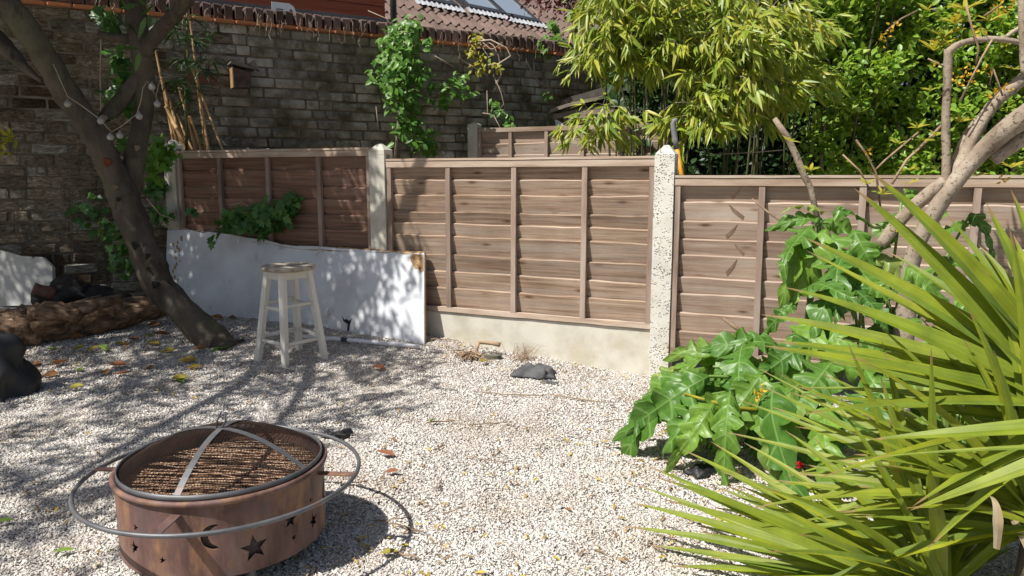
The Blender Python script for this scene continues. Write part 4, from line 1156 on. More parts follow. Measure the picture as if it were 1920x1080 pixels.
for j in range(13):
    v = j / 12
    for i in range(28):
        a = 2 * math.pi * i / 28
        rr = (.215 * (1 - .55 * v ** 1.3) if v < 1 else 0.001) * (1 + .30 * noise.noise(Vector((math.cos(a) * 2, math.sin(a) * 2, v * 3))) + .16 * noise.noise(Vector((math.cos(a) * 6, math.sin(a) * 6, v * 6))))
        vs.append(bc + Vector((rr * math.cos(a), rr * math.sin(a) * .8 + .05, .36 * min(v, .95) - .01)))
bag.add(vs, [(j * 28 + i, j * 28 + (i + 1) % 28, j * 28 + 28 + (i + 1) % 28, j * 28 + 28 + i) for j in range(12) for i in range(28)])
tag(put('black_sack', bag, M['black'], smooth=True), 'slumped black plastic sack at the left edge of the gravel', 'sack')

# bits in front of the gravel board
root = MB().tube([G(893, 678, .01), G(893, 668, .045), G(898, 664, .075), G(912, 664, .075), G(925, 666, .075), G(937, 668, .075)], [.008, .010, .011, .012, .012, .016], 10, True, .25, 4)
tag(put('bent_root', root, M['twig'], smooth=True), 'bent pale brown root piece standing by the flat stone', 'root')
st = MB(); sc_ = G(924, 673, .012)
st.add([sc_ + Vector((.055 * math.cos(a) * (1 + .1 * math.sin(3 * a)), .03 * math.sin(a), z)) for z, in ((-.012,), (.012,)) for a in np.linspace(0, 2 * math.pi, 14)[:-1]],
       [tuple(range(13))[::-1], tuple(range(13, 26))] + [(i, (i + 1) % 13, 13 + (i + 1) % 13, 13 + i) for i in range(13)])
tag(put('flat_stone', st, M['stone_dark']), 'flat dark greenish stone lying under the bent root', 'stone')
heap = MB()
for i in range(46):
    p = G(880 + rng.normal() * 13, 675 + rng.normal() * 3.5, .008 + rng.random() * .03)
    d = Vector((rng.normal(), rng.normal(), rng.normal() * .3)).normalized() * rng.uniform(.015, .05)
    heap.tube([p - d, p + Vector((0, 0, .006)), p + d], .0025 + .002 * rng.random(), 5)
tag(put('twig_heap', heap, M['twig']), 'small heap of dry brown twigs at the foot of the gravel board', 'twigs', kind='stuff')
# ================================================================== leaning tree on the left
def limb(pts, sub=6, bend=.02, seed=0.0):
    """pts: (px, py, depth, width in px) -> smooth centre line and radii"""
    P = [at(x, y, d) for x, y, d, w in pts]
    Wd = [w / 2 * d / F for x, y, d, w in pts]
    out, rad = [], []
    for i in range(len(P) - 1):
        p0, p1, p2, p3 = P[max(i - 1, 0)], P[i], P[i + 1], P[min(i + 2, len(P) - 1)]
        for k in range(sub):
            t = k / sub
            q = 0.5 * ((2 * p1) + (p2 - p0) * t + (2 * p0 - 5 * p1 + 4 * p2 - p3) * t * t + (3 * p1 - p0 - 3 * p2 + p3) * t ** 3)
            out.append(q); rad.append(Wd[i] * (1 - t) + Wd[i + 1] * t)
    out.append(P[-1]); rad.append(Wd[-1])
    return out, rad
tb0 = on_ground(402, 640)
tree = thing('leaning_tree', tb0, 'leaning grey barked tree with forked trunk on the left of the garden', 'tree')
bd = tb0.y
trunk = MB()
o, r_ = limb([(420, 670, bd - .02, 108), (408, 655, bd - .01, 76), (396, 637, bd, 64), (358, 598, bd + .02, 54), (303, 540, bd + .04, 55), (284, 500, bd + .05, 56), (263, 450, bd + .06, 52), (243, 400, bd + .06, 53), (228, 358, bd + .04, 54), (206, 310, bd, 47), (176, 250, bd - .08, 44), (128, 180, bd - .18, 45), (82, 104, bd - .28, 44), (46, 50, bd - .35, 44), (6, 0, bd - .4, 46), (-80, -100, bd - .5, 50), (-130, -200, bd - .5, 44), (-150, -330, bd - .4, 34)])
trunk.tube(o, r_, 32, True, .17, 3.1, .45)
put('trunk', trunk, M['bark'], tree, True)
for pts, seed in (([(240, 395, bd + .06, 36), (246, 345, bd + .1, 38), (252, 300, bd + .12, 38), (262, 250, bd + .12, 34), (271, 200, bd + .12, 33), (271, 150, bd + .12, 34), (266, 110, bd + .1, 35), (260, 70, bd + .1, 36), (254, 20, bd + .1, 36), (244, -40, bd + .05, 42), (220, -140, bd, 38), (200, -280, bd, 30)], 1.7),
                  ([(268, 105, bd + .1, 24), (290, 70, bd, 25), (318, 38, bd - .1, 24), (350, 0, bd - .2, 23), (385, -60, bd - .3, 24), (410, -160, bd - .4, 20), (440, -300, bd - .5, 14)], 4.4),
                  ([(194, 222, bd - .02, 20), (212, 205, bd + .04, 28), (245, 168, bd + .1, 29), (272, 135, bd + .12, 30)], 6.1),
                  ([(-60, 30, bd - .1, 34), (-10, 72, bd - .1, 34), (22, 100, bd - .12, 26), (48, 128, bd - .14, 16), (78, 152, bd - .16, 7)], 8.2)):
    o, r_ = limb(pts)
    put('limb', MB().tube(o, r_, 24, True, .15, seed, .45), M['bark'], tree, True)
o, r_ = limb([(252, 74, bd + .1, 20), (228, 72, bd + .05, 16), (205, 69, bd + .02, 15), (184, 65, bd, 13)])
put('branch_stub', MB().tube(o, r_, 12, True, .1, 2), M['bark'], tree, True)
# pruning scars and a raw wound
def scar(px, py, dd, r0, mat, name='branch_scar'):
    c = at(px, py, bd + dd)
    nrm = (Vector((0, 0, EYE)) - c).normalized()
    a = nrm.orthogonal().normalized(); b2 = nrm.cross(a)
    m = MB(); vs = [c + nrm * .012]
    for rr, h in ((.45, .008), (.8, .012), (1.0, -.012)):
        vs += [c + (a * math.cos(t) + b2 * math.sin(t)) * r0 * rr * (1 + .2 * math.sin(3 * t)) + nrm * h for t in np.linspace(0, 2 * math.pi, 13)[:-1]]
    m.add(vs, [(0, 1 + i, 1 + (i + 1) % 12) for i in range(12)] + [(1 + k * 12 + i, 13 + k * 12 + i, 13 + k * 12 + (i + 1) % 12, 1 + k * 12 + (i + 1) % 12) for k in range(2) for i in range(12)])
    put(name, m, M[mat], tree, True)
for px, py, dd, r0, mat in ((216, 351, -.055, .020, 'bark_cut'), (222, 374, -.055, .014, 'charred'), (254, 460, -.04, .024, 'charred'), (276, 480, -.05, .018, 'charred'), (277, 503, -.05, .010, 'charred'), (291, 533, -.06, .026, 'charred'), (257, 277, .045, .018, 'bark_cut'), (195, 221, -.045, .022, 'bark_cut')):
    scar(px, py, dd, r0, mat)
scar(201, 304, -.09, .028, 'bark_red', 'raw_wound')
# crown: mostly above the picture, it throws the dappled shade
crown_c = [(-3.1, 3.6, 3.3, 1.5, 1.35, .7, 320), (-4.2, 3.0, 3.4, 1.4, 1.5, .8, 230), (-3.0, 2.0, 3.3, 1.3, 1.2, .7, 90), (-3.0, 4.5, 3.2, 1.0, .8, .6, 260), (-4.6, 4.6, 3.4, 1.2, 1.0, .8, 260), (-3.7, 1.2, 3.4, 1.3, 1.0, .8, 80), (-5.4, 4.0, 3.2, 1.0, 1.2, .8, 120), (-3.35, 4.45, 2.95, .9, .7, .4, 190), (-4.3, 4.3, 2.9, .9, .9, .4, 130)]
ms, tw = [], MB()
hub = at(-140, -280, bd - .4)
LIM_Y, LIM_X = [600, 640, 700, 750, 790, 830, 870, 950, 1080], [800, 800, 815, 835, 740, 660, 560, 330, 300]
def crown_ok(q, jit):
    """keep leaves out of the picture and off the side of the garden that lies in full sun"""
    if q.z < EYE + 0.27 * q.y and abs(q.x) < .75 * q.y: return False
    t = (FR0 - q).dot(FN) / travel.dot(FN)
    h = q + travel * t
    if 0 < h.z < 1.35:
        tt = (h - FR0).dot(FE)
        return tt > (1.45 if h.z < .72 else 1.82) + jit * .1
    if h.z >= 1.35: return True
    t = (0.05 - q.z) / travel.z
    h = q + travel * t
    d = h.y * _c - (h.z - EYE) * _s
    if d < .5: return True
    px, py = 960 + F * h.x / d, 540 - F * (h.y * _s + (h.z - EYE) * _c) / d
    return px < np.interp(py, LIM_Y, LIM_X) + jit * 30
for cx, cy, cz, rx, ry, rz_, n in crown_c:
    c0 = Vector((cx, cy, cz))
    mid = hub.lerp(c0, .5) + Vector((0, 0, .15))
    tw.tube([hub, mid, c0], [.05, .035, .02], 7)
    for i in range(n):
        u = rv() * (rng.random() ** .4)
        p = c0 + Vector((u.x * rx, u.y * ry, u.z * rz_))
        jit = rng.normal()
        if not crown_ok(p, jit): continue
        if rng.random() < .25: tw.tube([c0.lerp(p, .3), p], [.010, .004], 5)
        dirn = (p - c0).normalized() + Vector((0, 0, .1)) + rv() * .4
        for k in range(12):
            d = (dirn * .5 + rv() + Vector((0, 0, -.15))).normalized()
            L = rng.uniform(.08, .13)
            q = p + dirn.normalized() * rng.uniform(-.16, .16) + rv() * .045
            if not crown_ok(q, jit): continue
            ms.append(frame(d, rv() + Vector((0, 0, 1.2)), q, L))
put('crown_branches', tw, M['bark'], tree, True)
merged('crown', *LEAF['lance'], ms, M['crown_leaf'], tree)
ms = []
for px, py, d_, n, sp in ((225, 12, 4.75, 10, .10), (285, 18, 4.7, 8, .08), (212, 40, 4.9, 6, .06), (262, 100, 4.6, 2, .03)):
    c0 = at(px, py, d_)
    for k in range(n):
        ms.append(frame(rv() + Vector((0, 0, -.8)), rv() + Vector((0, 0, .8)), c0 + rv() * sp, rng.uniform(.09, .14)))
foliage(tree, 'lance', ms, M['crown_leaf'], 60)

# string of garden bulbs wound on the tree
lights = thing('string_lights', tb0 + Vector((-.3, -.25, 0)), 'string of small frosted garden bulbs draped across the tree fork', 'string lights')
sy = bd - .33
wp = [(100, 120), (112, 148), (127, 181), (150, 196), (184, 221), (198, 236), (210, 247), (230, 235), (256, 214), (264, 190), (268, 165), (276, 152), (287, 170), (292, 182), (296, 165), (300, 150)]
put('wire', MB().tube([at(x, y, sy + .0006 * max(0, x - 120)) for x, y in wp], .0022, 5), M['vine'], lights, True)
for x, y in ((127, 195), (189, 227), (207, 257), (225, 254), (261, 218), (285, 163), (295, 195)):
    c = at(x, y, sy + .0006 * max(0, x - 120))
    b = MB().lathe([(.001, -.019), (.011, -.017), (.019, -.007), (.020, .003), (.014, .014), (.006, .019), (.005, .028), (.001, .029)], c, 14)
    put('bulb', b, M['bulb'], lights, True)

# ================================================================== bird box on the wall
bxp = on_plane(452, 148, W(0, .07, 0), WN)
bird = thing('bird_box', bxp - Vector((0, 0, .1)), 'small weathered wooden bird box hung on the brick wall', 'bird box')
def BX(u, d, z): return bxp + WE * u + WN * d + Vector((0, 0, z))
put('box', MB().prism([BX(-.072, -.06, -.078), BX(.066, -.06, -.070), BX(.071, -.06, .05), BX(-.070, -.06, .082)], WN * .13), M['coping'], bird)  # dark brown front: the shade on this face is put into its colour
put('lit_side_board', MB().prism([BX(-.082, -.062, -.08), BX(-.082, .078, -.08), BX(-.082, .078, .085), BX(-.082, -.062, .085)], WE * .009), M['cane'], bird)  # pale side: the sunlight falling on it is painted into its colour
put('roof', MB().prism([BX(-.10, -.07, .105), BX(.10, -.07, .068), BX(.115, -.07, .085), BX(-.09, -.07, .125)], WN * .18), M['felt'], bird)
put('roof_flap', MB().prism([BX(.04, .11, .115), BX(.13, .11, .06), BX(.09, .11, .15)], -WN * .06), M['felt'], bird)

# ================================================================== bundle of canes behind the shaded panel
canes = [((352, 290), (311, 200), 9), ((360, 292), (318, 205), 7), ((366, 292), (326, 200), 6), ((338, 285), (304, 145), 6), ((346, 288), (316, 185), 7), ((372, 290), (333, 165), 6), ((378, 290), (355, 218), 7),
         ((384, 285), (364, 90), 6), ((392, 290), (372, 150), 6), ((420, 285), (358, 120), 5), ((390, 292), (356, 40), 5), ((330, 286), (290, 95), 6), ((366, 290), (345, 200), 5), ((374, 280), (361, 228), 4)]
CANE = ['thickest bamboo cane, leftmost of the short cut ones behind the shaded panel', 'short cut bamboo cane second from the left in the bundle', 'short cut bamboo cane third from the left in the bundle', 'long bamboo cane at the left rising past the bundle into the dark leaves', 'short bamboo cane between the first two at the back of the bundle', 'mid-length bamboo cane leaning left across the bundle', 'short upright thick bamboo stub at the right of the bundle',
        'tall straight bamboo cane with light side just right of the bundle', 'bamboo cane close beside the tall straight one', 'lone thin bamboo cane slanting furthest right behind the shaded panel', 'tallest thin bamboo cane reaching up to the coping', 'bamboo cane nearest the tree trunk, rising beside the ivy', 'thin bamboo cane in the middle of the bundle', 'shortest thin bamboo cane in the gap right of the bundle']
grpc = 'dry bamboo canes behind the shaded fence panel'
for i, ((x0, y0), (x1, y1), w) in enumerate(canes):
    d0, d1 = 5.97 + .015 * (i % 4), 6.0 + .02 * (i % 3)
    p0, p1 = at(x0, y0, d0), at(x1, y1, d1)
    p0 = p0 + (p0 - p1).normalized() * .5
    L = (p1 - p0).length
    pts, rads = [], []
    k = max(3, int(L / .16))
    for j in range(k + 1):
        for du, f in ((-.006, 1.0), (0, 1.22), (.006, 1.0)):
            u = min(1, max(0, j / k + du / L))
            pts.append(p0.lerp(p1, u) + Vector((0, 0, 0)) + Vector((.008 * math.sin(u * 3 + i), 0, 0))); rads.append(w / 2 * d0 / F * f * (1 - .25 * u))
    q = [pts[0]]; rr = [rads[0]]
    for a, b_ in zip(pts[1:], rads[1:]):
        if (a - q[-1]).length > 1e-4: q.append(a); rr.append(b_)
    lab = CANE[i]
    tag(put('bamboo_cane', MB().tube(q, rr, 8), M['cane'], smooth=True), lab, 'cane', grpc)
ps = thing('narrow_leaved_shrub', at(350, 330, 5.75) - Vector((0, 0, 1.1)), 'dark narrow-leaved shrub drooping among the bamboo canes', 'shrub')
ms = []
for px, py, n in ((330, 60, 22), (365, 75, 26), (385, 60, 14), (345, 110, 30), (375, 130, 26), (325, 150, 24), (360, 165, 24), (395, 110, 14), (340, 190, 14), (310, 40, 20), (350, 30, 18)):
    c0 = at(px, py, 5.85 + rng.uniform(-.12, .12))
    for k in range(n):
        a = rng.uniform(0, 6.28)
        d = Vector((math.cos(a), math.sin(a) * .7, rng.uniform(-.5, .25)))
        ms.append(frame(d, Vector((0, -.3, 1)) + rv() * .4, c0 + d * .02, rng.uniform(.09, .17)))
put('stem', MB().tube([at(352, 330, 5.98), at(348, 190, 5.92), at(352, 100, 5.88), at(350, 20, 5.85)], [.012, .011, .008, .004], 7), M['green_cane'], ps, True)
LEAF['thin'] = simple_leaf(.13, .35, .3)
foliage(ps, 'thin', ms, M['dark_leaf'], 260)

# ================================================================== ivy and climbers
def climber(name, label, spots, leaf, mat, size, depth=None, cat='ivy', stem=None, n_parts=300, flat=None, spread=1.0):
    """spots: (px, py, depth, radius_px, count)"""
    x, y, d = spots[0][:3]
    base = at(x, y, d)
    t = thing(name, Vector((base.x, base.y, base.z - .2)), label, cat)
    ms = []
    for px, py, d, rp, n in spots:
        c0 = at(px, py, d); rr = rp * d / F
        for k in range(n):
            u = rv() * (rng.random() ** .5)
            p = c0 + Vector((u.x * rr, u.y * min(rr, .16) * spread, u.z * rr))
            dn = (Vector((rng.normal() * .9, -.35, -.55 + rng.normal() * .55)))
            ms.append(frame(dn, Vector((-.3, -.7, .75)) + rv() * .55, p, rng.uniform(*size)))
    foliage(t, leaf, ms, M[mat], n_parts)
    for pts, w in (stem or []):
        put('stem', MB().tube([at(*q) for q in pts], w, 6), M['vine'], t, True)
    return t
iy = on_plane(480, 400, FP(0, .1), FN).y
climber('fence_ivy', 'dark green ivy spilling over the shaded panel above the white board',
        [(440, 410, iy - .02, 30, 46), (470, 405, iy - .05, 32, 46), (505, 400, iy - .07, 34, 50), (538, 395, iy - .10, 30, 46), (548, 378, iy - .08, 18, 20), (425, 425, iy, 20, 16), (492, 425, iy - .06, 20, 22), (400, 446, iy + .02, 8, 3), (357, 394, iy + .14, 7, 4)], 'ivy', 'ivy_leaf', (.05, .075),
        stem=[([(330, 425, iy + .12), (380, 436, iy + .04), (405, 430, iy + .02)], .004), ([(430, 385, iy), (455, 380, iy - .02), (480, 397, iy - .04)], .003)])
climber('post_ivy', 'bright ivy tuft hanging over the concrete post beside the tree', [(296, 290, 5.35, 26, 44), (318, 285, 5.4, 16, 18), (290, 320, 5.4, 22, 26), (300, 270, 5.35, 16, 18)], 'ivy', 'ivy_bright', (.05, .075),
        stem=[([(275, 372, 5.2), (300, 402, 5.3), (335, 415, 5.4)], .004)])
climber('wall_ivy', 'ivy on the brick wall seen between the two tree trunks', [(228, 150, 5.5, 22, 40), (222, 105, 5.5, 20, 26), (205, 40, 5.5, 20, 26), (195, 25, 5.5, 16, 16), (240, 200, 5.6, 26, 30), (215, 180, 5.6, 22, 22), (232, 320, 5.6, 24, 20), (230, 265, 5.7, 18, 14), (170, 400, 5.65, 40, 26), (215, 430, 5.6, 40, 40), (225, 490, 5.6, 34, 30), (290, 350, 5.8, 26, 40), (300, 400, 5.7, 20, 30)],
        'ivy', 'ivy_leaf', (.055, .085), stem=[([(190, 60, 5.55), (188, 140, 5.55), (190, 240, 5.6)], .005)])
climber('yellow_sprig', 'sprig of yellowing leaves catching sun on the far left wall', [(14, 248, 4.9, 16, 16), (22, 262, 4.9, 14, 12), (8, 278, 4.9, 10, 8)], 'oval', 'yellow_leaf', (.035, .055), cat='plant')
cwy = 7.0
climber('wall_climber', 'bushy green climber hanging down the brick wall above the fence post',
        [(768, 45, 6.95, 24, 45), (750, 70, 6.95, 34, 70), (735, 100, 6.85, 38, 85), (770, 105, 6.95, 40, 85), (722, 140, 6.75, 34, 70), (760, 145, 6.85, 40, 95), (790, 140, 7.0, 26, 36), (745, 180, 6.8, 30, 65), (775, 190, 6.9, 28, 50), (765, 220, 6.85, 30, 60), (790, 255, 6.9, 28, 60), (805, 275, 6.95, 18, 30), (758, 245, 6.85, 18, 24), (835, 165, 7.1, 26, 40), (860, 145, 7.15, 18, 22), (872, 170, 7.15, 14, 18), (825, 190, 7.1, 18, 18), (735, 270, 6.8, 8, 4), (795, 75, 7.0, 20, 18)],
        'oval', 'climber_leaf', (.055, .092), cat='climber',
        stem=[([(738, 320, 7.0), (745, 250, 6.95), (752, 160, 6.95), (760, 60, 7.0)], .012), ([(705, 200, 6.85), (710, 250, 6.85)], .003), ([(752, 160, 6.95), (800, 185, 7.1), (865, 150, 7.2)], .007), ([(690, 20, 7.0), (725, 35, 7.0), (738, 55, 7.0)], .004)], spread=1.6)
vy = 7.55
climber('coping_creeper', 'half dead creeper with tangled pale stems tumbling over the coping', [(892, 70, vy - .1, 12, 18), (880, 95, vy - .1, 14, 14), (905, 115, vy - .1, 20, 26), (925, 125, vy - .1, 14, 16), (895, 130, vy - .1, 12, 10)], 'oval', 'yellow_leaf', (.04, .065), cat='creeper',
        stem=[([(845, 100, vy), (875, 118, vy - .05), (915, 142, vy - .06)], .008), ([(870, 80, vy), (920, 75, vy - .08), (950, 90, vy - .1), (958, 105, vy - .1), (935, 120, vy - .1), (915, 122, vy - .1)], .009), ([(900, 70, vy), (925, 85, vy - .1), (935, 105, vy - .1), (940, 140, vy - .05), (925, 175, vy - .05)], .006),
              ([(880, 85, vy), (905, 80, vy - .1), (930, 100, vy - .1), (915, 108, vy - .1)], .006), ([(925, 140, vy - .05), (940, 175, vy - .05), (945, 195, vy - .05), (930, 215, vy)], .006), ([(815, 105, vy - .3), (850, 125, vy - .2)], .006), ([(895, 72, vy), (910, 98, vy - .1), (918, 108, vy - .1)], .005), ([(890, 90, vy), (925, 92, vy - .12), (942, 80, vy - .12)], .005), ([(940, 140, vy - .05), (930, 155, vy - .05), (948, 178, vy - .06)], .007)])
climber('ivy_tuft', 'ivy tuft on the coping beside the bamboo with a bare hanging stem', [(1010, 92, 8.0, 18, 34), (1000, 80, 8.0, 10, 10), (1040, 75, 8.3, 20, 26), (1058, 85, 8.3, 18, 22), (1035, 45, 8.3, 12, 14), (1075, 110, 8.3, 20, 26)], 'ivy', 'climber_leaf', (.06, .09),
        stem=[([(972, 80, 7.9), (985, 110, 7.9), (1000, 140, 7.9), (1012, 155, 7.95), (1020, 165, 8.0)], .009), ([(1000, 105, 7.95), (1002, 138, 7.9), (985, 143, 7.9)], .007)])
climber('low_creeper', 'thin creeper sprig on the wall just left of the rear fence post', [(935, 205, 7.4, 14, 20), (948, 225, 7.4, 14, 20), (955, 235, 7.35, 10, 10), (925, 190, 7.45, 8, 6)], 'oval', 'climber_leaf', (.05, .075), cat='creeper',
        stem=[([(905, 212, 7.5), (925, 215, 7.4), (938, 240, 7.3)], .005), ([(913, 170, 7.5), (914, 212, 7.5), (930, 225, 7.45)], .004)])
climber('roof_weed', 'little green weed growing on the shed roof edge', [(1025, 180, 8.0, 12, 18), (1018, 186, 8.0, 7, 6)], 'oval', 'climber_leaf', (.03, .05), cat='weed')
rt = MB()
for i in range(120):
    s = rng.uniform(-.4, 4.2)
    p = W(s, .05 + rng.random() * .02, WALL_TOP + .02 + rng.random() * .1)
    q = [p]
    for k in range(4):
        p = p + WE * rng.normal() * .015 + Vector((0, 0, -rng.uniform(.01, .05))) + WN * rng.normal() * .006
        q.append(p)
    rt.tube(q, .0018, 3, False)
tag(put('dry_rootlets', rt, M['vine']), 'dry pale rootlets hanging along the top of the brick wall', 'roots', kind='stuff')

# ================================================================== bamboo beyond the fence
bam = thing('bamboo_clump', Vector((1.5, 6.0, 0)), 'large arching bamboo clump with yellow-green leaves behind the fence', 'bamboo')
for i in range(46):
    x, y = 0.75 + rng.random() * 2.0, 5.7 + rng.random() * .8
    lean = (rng.normal() * .25, -rng.random() * .5)
    h = rng.uniform(2.4, 3.4)
    pts = [Vector((x + lean[0] * u * u, y + lean[1] * u * u, h * u)) for u in np.linspace(0, 1, 7)]
    put('culm', MB().tube(pts, [rng.uniform(.007, .013) * (1 - .5 * u) for u in np.linspace(0, 1, 7)], 6), M['green_cane'], bam, True)
ms, tw = [], MB()
def fan(c, main, n, L):
    """a few leaves spreading from one node"""
    for k in range(n):
        ld = (main + rv() * .62).normalized()
        ms.append(frame(ld, Vector((-.5, -.5, .7)) + rv() * .45, c + rv() * .012, rng.uniform(.7, 1.15) * L))
def spray(c, steps, L, droop):
    d0 = Vector((rng.normal() * .9 - .15, -abs(rng.normal()) * .8, .35)).normalized()
    p, v, pts = c.copy(), d0, [c.copy()]
    for k in range(steps):
        v = (v + Vector((0, 0, -.22 * droop)) + rv() * .14).normalized()
        p = p + v * .055
        pts.append(p.copy())
        if k % 2 or k == steps - 1:
            fan(p, v * .7 + Vector((rng.normal() * .25, rng.normal() * .2 - .1, -.55 * droop)), int(rng.integers(3, 7)), L)
    tw.tube(pts, .0016, 3, False)
def clump(px, py, Y, r, n, L=.14, droop=1.0, st=(3, 6)):
    """a tuft of sprays springing from one place"""
    c = at(px, py, Y)
    for i in range(n):
        spray(c + rv() * r, int(rng.integers(*st)), L, droop * rng.uniform(.6, 1.3))
def tufts(px, py, rx, ry, Y, dy, n, m=7, **kw):
    for i in range(n):
        a, q = rng.uniform(0, 6.283), math.sqrt(rng.random())
        clump(px + rx * q * math.cos(a), py + ry * q * math.sin(a), Y + rng.uniform(-dy, dy), .09, m, **kw)
tufts(1290, 10, 180, 55, 5.45, .4, 26)
tufts(1190, 25, 75, 45, 5.25, .25, 15, st=(2, 5))
tufts(1125, 62, 34, 30, 5.2, .2, 7, st=(2, 4))
tufts(1110, 120, 22, 20, 5.2, .1, 4, m=6, st=(2, 3), L=.12)
tufts(1175, 110, 40, 18, 5.2, .15, 6, m=6, st=(2, 4))
tufts(1240, 95, 60, 28, 5.2, .2, 9, st=(2, 5))
tufts(1330, 95, 60, 40, 5.05, .2, 9)
tufts(1400, 60, 75, 55, 5.1, .2, 12)
tufts(1365, 165, 40, 20, 5.0, .12, 6, m=6)
tufts(1345, 200, 36, 16, 4.92, .1, 6, m=6)
tufts(1325, 232, 24, 12, 4.92, .06, 5, m=5, st=(2, 4))
tufts(1390, 200, 30, 16, 5.0, .08, 4, m=5, st=(2, 4))
tufts(1430, 150, 30, 30, 5.15, .1, 5, m=6)
tufts(1140, 224, 32, 8, 4.9, .08, 8, m=4, L=.115, droop=1.3, st=(2, 4))
tufts(1112, 246, 24, 7, 4.85, .08, 6, m=4, L=.115, droop=1.3, st=(2, 3))
tufts(1465, 60, 50, 55, 5.35, .2, 7)
tufts(1480, 140, 34, 30, 5.5, .15, 4)
put('twigs', tw, M['vine'], bam, kind='stuff')
foliage(bam, 'bamboo', ms, M['bamboo_leaf'], 300)
wire = [at(1328, 290, 5.0), at(1370, 288, 5.0), at(1420, 285, 5.0), at(1470, 281, 5.0)]
tag(put('bare_bamboo_shoot', MB().tube(wire, .003, 5), M['vine'], smooth=True), 'bare thin pale bamboo shoot hanging level above the right fence', 'shoot')

# deep green evergreen filling the dark behind the bamboo
def volume_leaves(boxes, size, zmin=.2):
    out = []
    for (x0, x1, y0, y1, z0, z1, n) in boxes:
        for i in range(n):
            p = Vector((rng.uniform(x0, x1), rng.uniform(y0, y1), rng.uniform(z0, z1)))
            f = noise.noise(p * 2.1)
            if f < -.42: continue
            p += rv() * .05
            out.append(frame(Vector((rng.normal(), rng.normal() - .4, rng.normal() * .7 - .2)), Vector((-.4, -.5, .8)) + rv() * .6, p, rng.uniform(*size)))
    return out
dk = thing('evergreen_bush', Vector((1.9, 7.2, 0)), 'dense dark evergreen bush filling the shade behind the bamboo', 'bush')
put('stem', MB().tube([Vector((1.9, 7.2, 0)), Vector((1.85, 7.1, 1.5)), Vector((1.9, 7.2, 3.0))], [.05, .04, .015], 8), M['bark'], dk, True)
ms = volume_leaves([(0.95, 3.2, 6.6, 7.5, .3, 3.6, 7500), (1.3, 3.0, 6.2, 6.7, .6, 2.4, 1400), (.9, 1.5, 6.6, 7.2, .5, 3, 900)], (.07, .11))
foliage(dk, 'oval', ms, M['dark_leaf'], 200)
hd = thing('privet_hedge', Vector((3.3, 6.1, 0)), 'bright leafy green hedge beyond the fence on the right', 'hedge')
for i in range(12):
    x = 2.2 + rng.random() * 2.4
    put('stem', MB().tube([Vector((x, 6.2, 0)), Vector((x + rng.normal() * .1, 6.1, 1.3)), Vector((x + rng.normal() * .25, 6.0, 2.6))], [.02, .016, .006], 6), M['bark_pale'], hd, True)
ms = []
for i in range(900):
    px, py = rng.uniform(1480, 1990), rng.uniform(-90, 345)
    if py > 120 and px > 1700 and rng.random() < .35: continue
    if px < 1560 and rng.random() < (1560 - px) / 90: continue
    Y = 5.75 + .35 * noise.noise(Vector((px * .009, py * .011, 3))) + rng.uniform(-.12, .35)
    c0 = at(px, py, Y)
    for k in range(22):
        d = (rv() + Vector((-.1, -.45, .25))).normalized()
        ms.append(frame(d, Vector((-.45, -.4, .9)) + rv() * .6, c0 + rv() * .09 * rng.random() ** .4, rng.uniform(.04, .075)))
foliage(hd, 'oval', ms, M['hedge_leaf'], 300)
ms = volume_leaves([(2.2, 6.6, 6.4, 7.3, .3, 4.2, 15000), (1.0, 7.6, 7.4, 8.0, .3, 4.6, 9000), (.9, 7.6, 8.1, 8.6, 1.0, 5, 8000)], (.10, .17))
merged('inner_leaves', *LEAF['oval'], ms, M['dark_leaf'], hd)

# ================================================================== shrub with pale trunks on the right
shy = 3.25
sh = thing('pale_barked_shrub', on_ground(1690, 760), 'open shrub with pale speckled trunks and orange flowers at the right fence', 'shrub')
for pts, nm in (([(1690, 700, 3.15, 40), (1700, 560, 3.15, 34), (1712, 480, 3.15, 30), (1745, 410, 3.12, 30), (1785, 350, 3.1, 29), (1835, 290, 3.1, 31), (1890, 240, 3.05, 38), (1960, 195, 3.0, 46), (2050, 120, 3.0, 44)], 'trunk'),
                ([(1650, 460, 3.2, 20), (1690, 410, 3.18, 24), (1730, 372, 3.15, 25), (1772, 340, 3.12, 24)], 'branch'),
                ([(1772, 370, 3.13, 16), (1774, 300, 3.14, 15), (1773, 230, 3.15, 15), (1776, 160, 3.15, 14), (1778, 92, 3.15, 15)], 'branch'),
                ([(1778, 98, 3.15, 15), (1800, 82, 3.13, 11), (1838, 74, 3.12, 11), (1880, 74, 3.1, 10), (1930, 84, 3.1, 8)], 'branch'),
                ([(1882, 72, 3.1, 7), (1905, 56, 3.1, 7), (1940, 35, 3.1, 6)], 'branch'),
                ([(1788, 345, 3.13, 26), (1805, 300, 3.15, 24), (1830, 245, 3.17, 22), (1868, 190, 3.17, 22), (1915, 150, 3.17, 22), (1980, 95, 3.17, 20)], 'branch'),
                ([(1785, 320, 3.18, 12), (1796, 285, 3.2, 11), (1815, 245, 3.22, 11), (1840, 215, 3.2, 9)], 'branch'),
                ([(1862, 300, 3.1, 26), (1900, 272, 3.08, 26), (1960, 240, 3.05, 26)], 'branch'),
                ([(1916, -20, 2.95, 14), (1918, 60, 2.95, 14), (1921, 140, 2.95, 12)], 'branch')):
    o, r_ = limb(pts, 5)
    put(nm, MB().tube(o, r_, 18, True, .12, 3, .6), M['bark_pale'], sh, True)
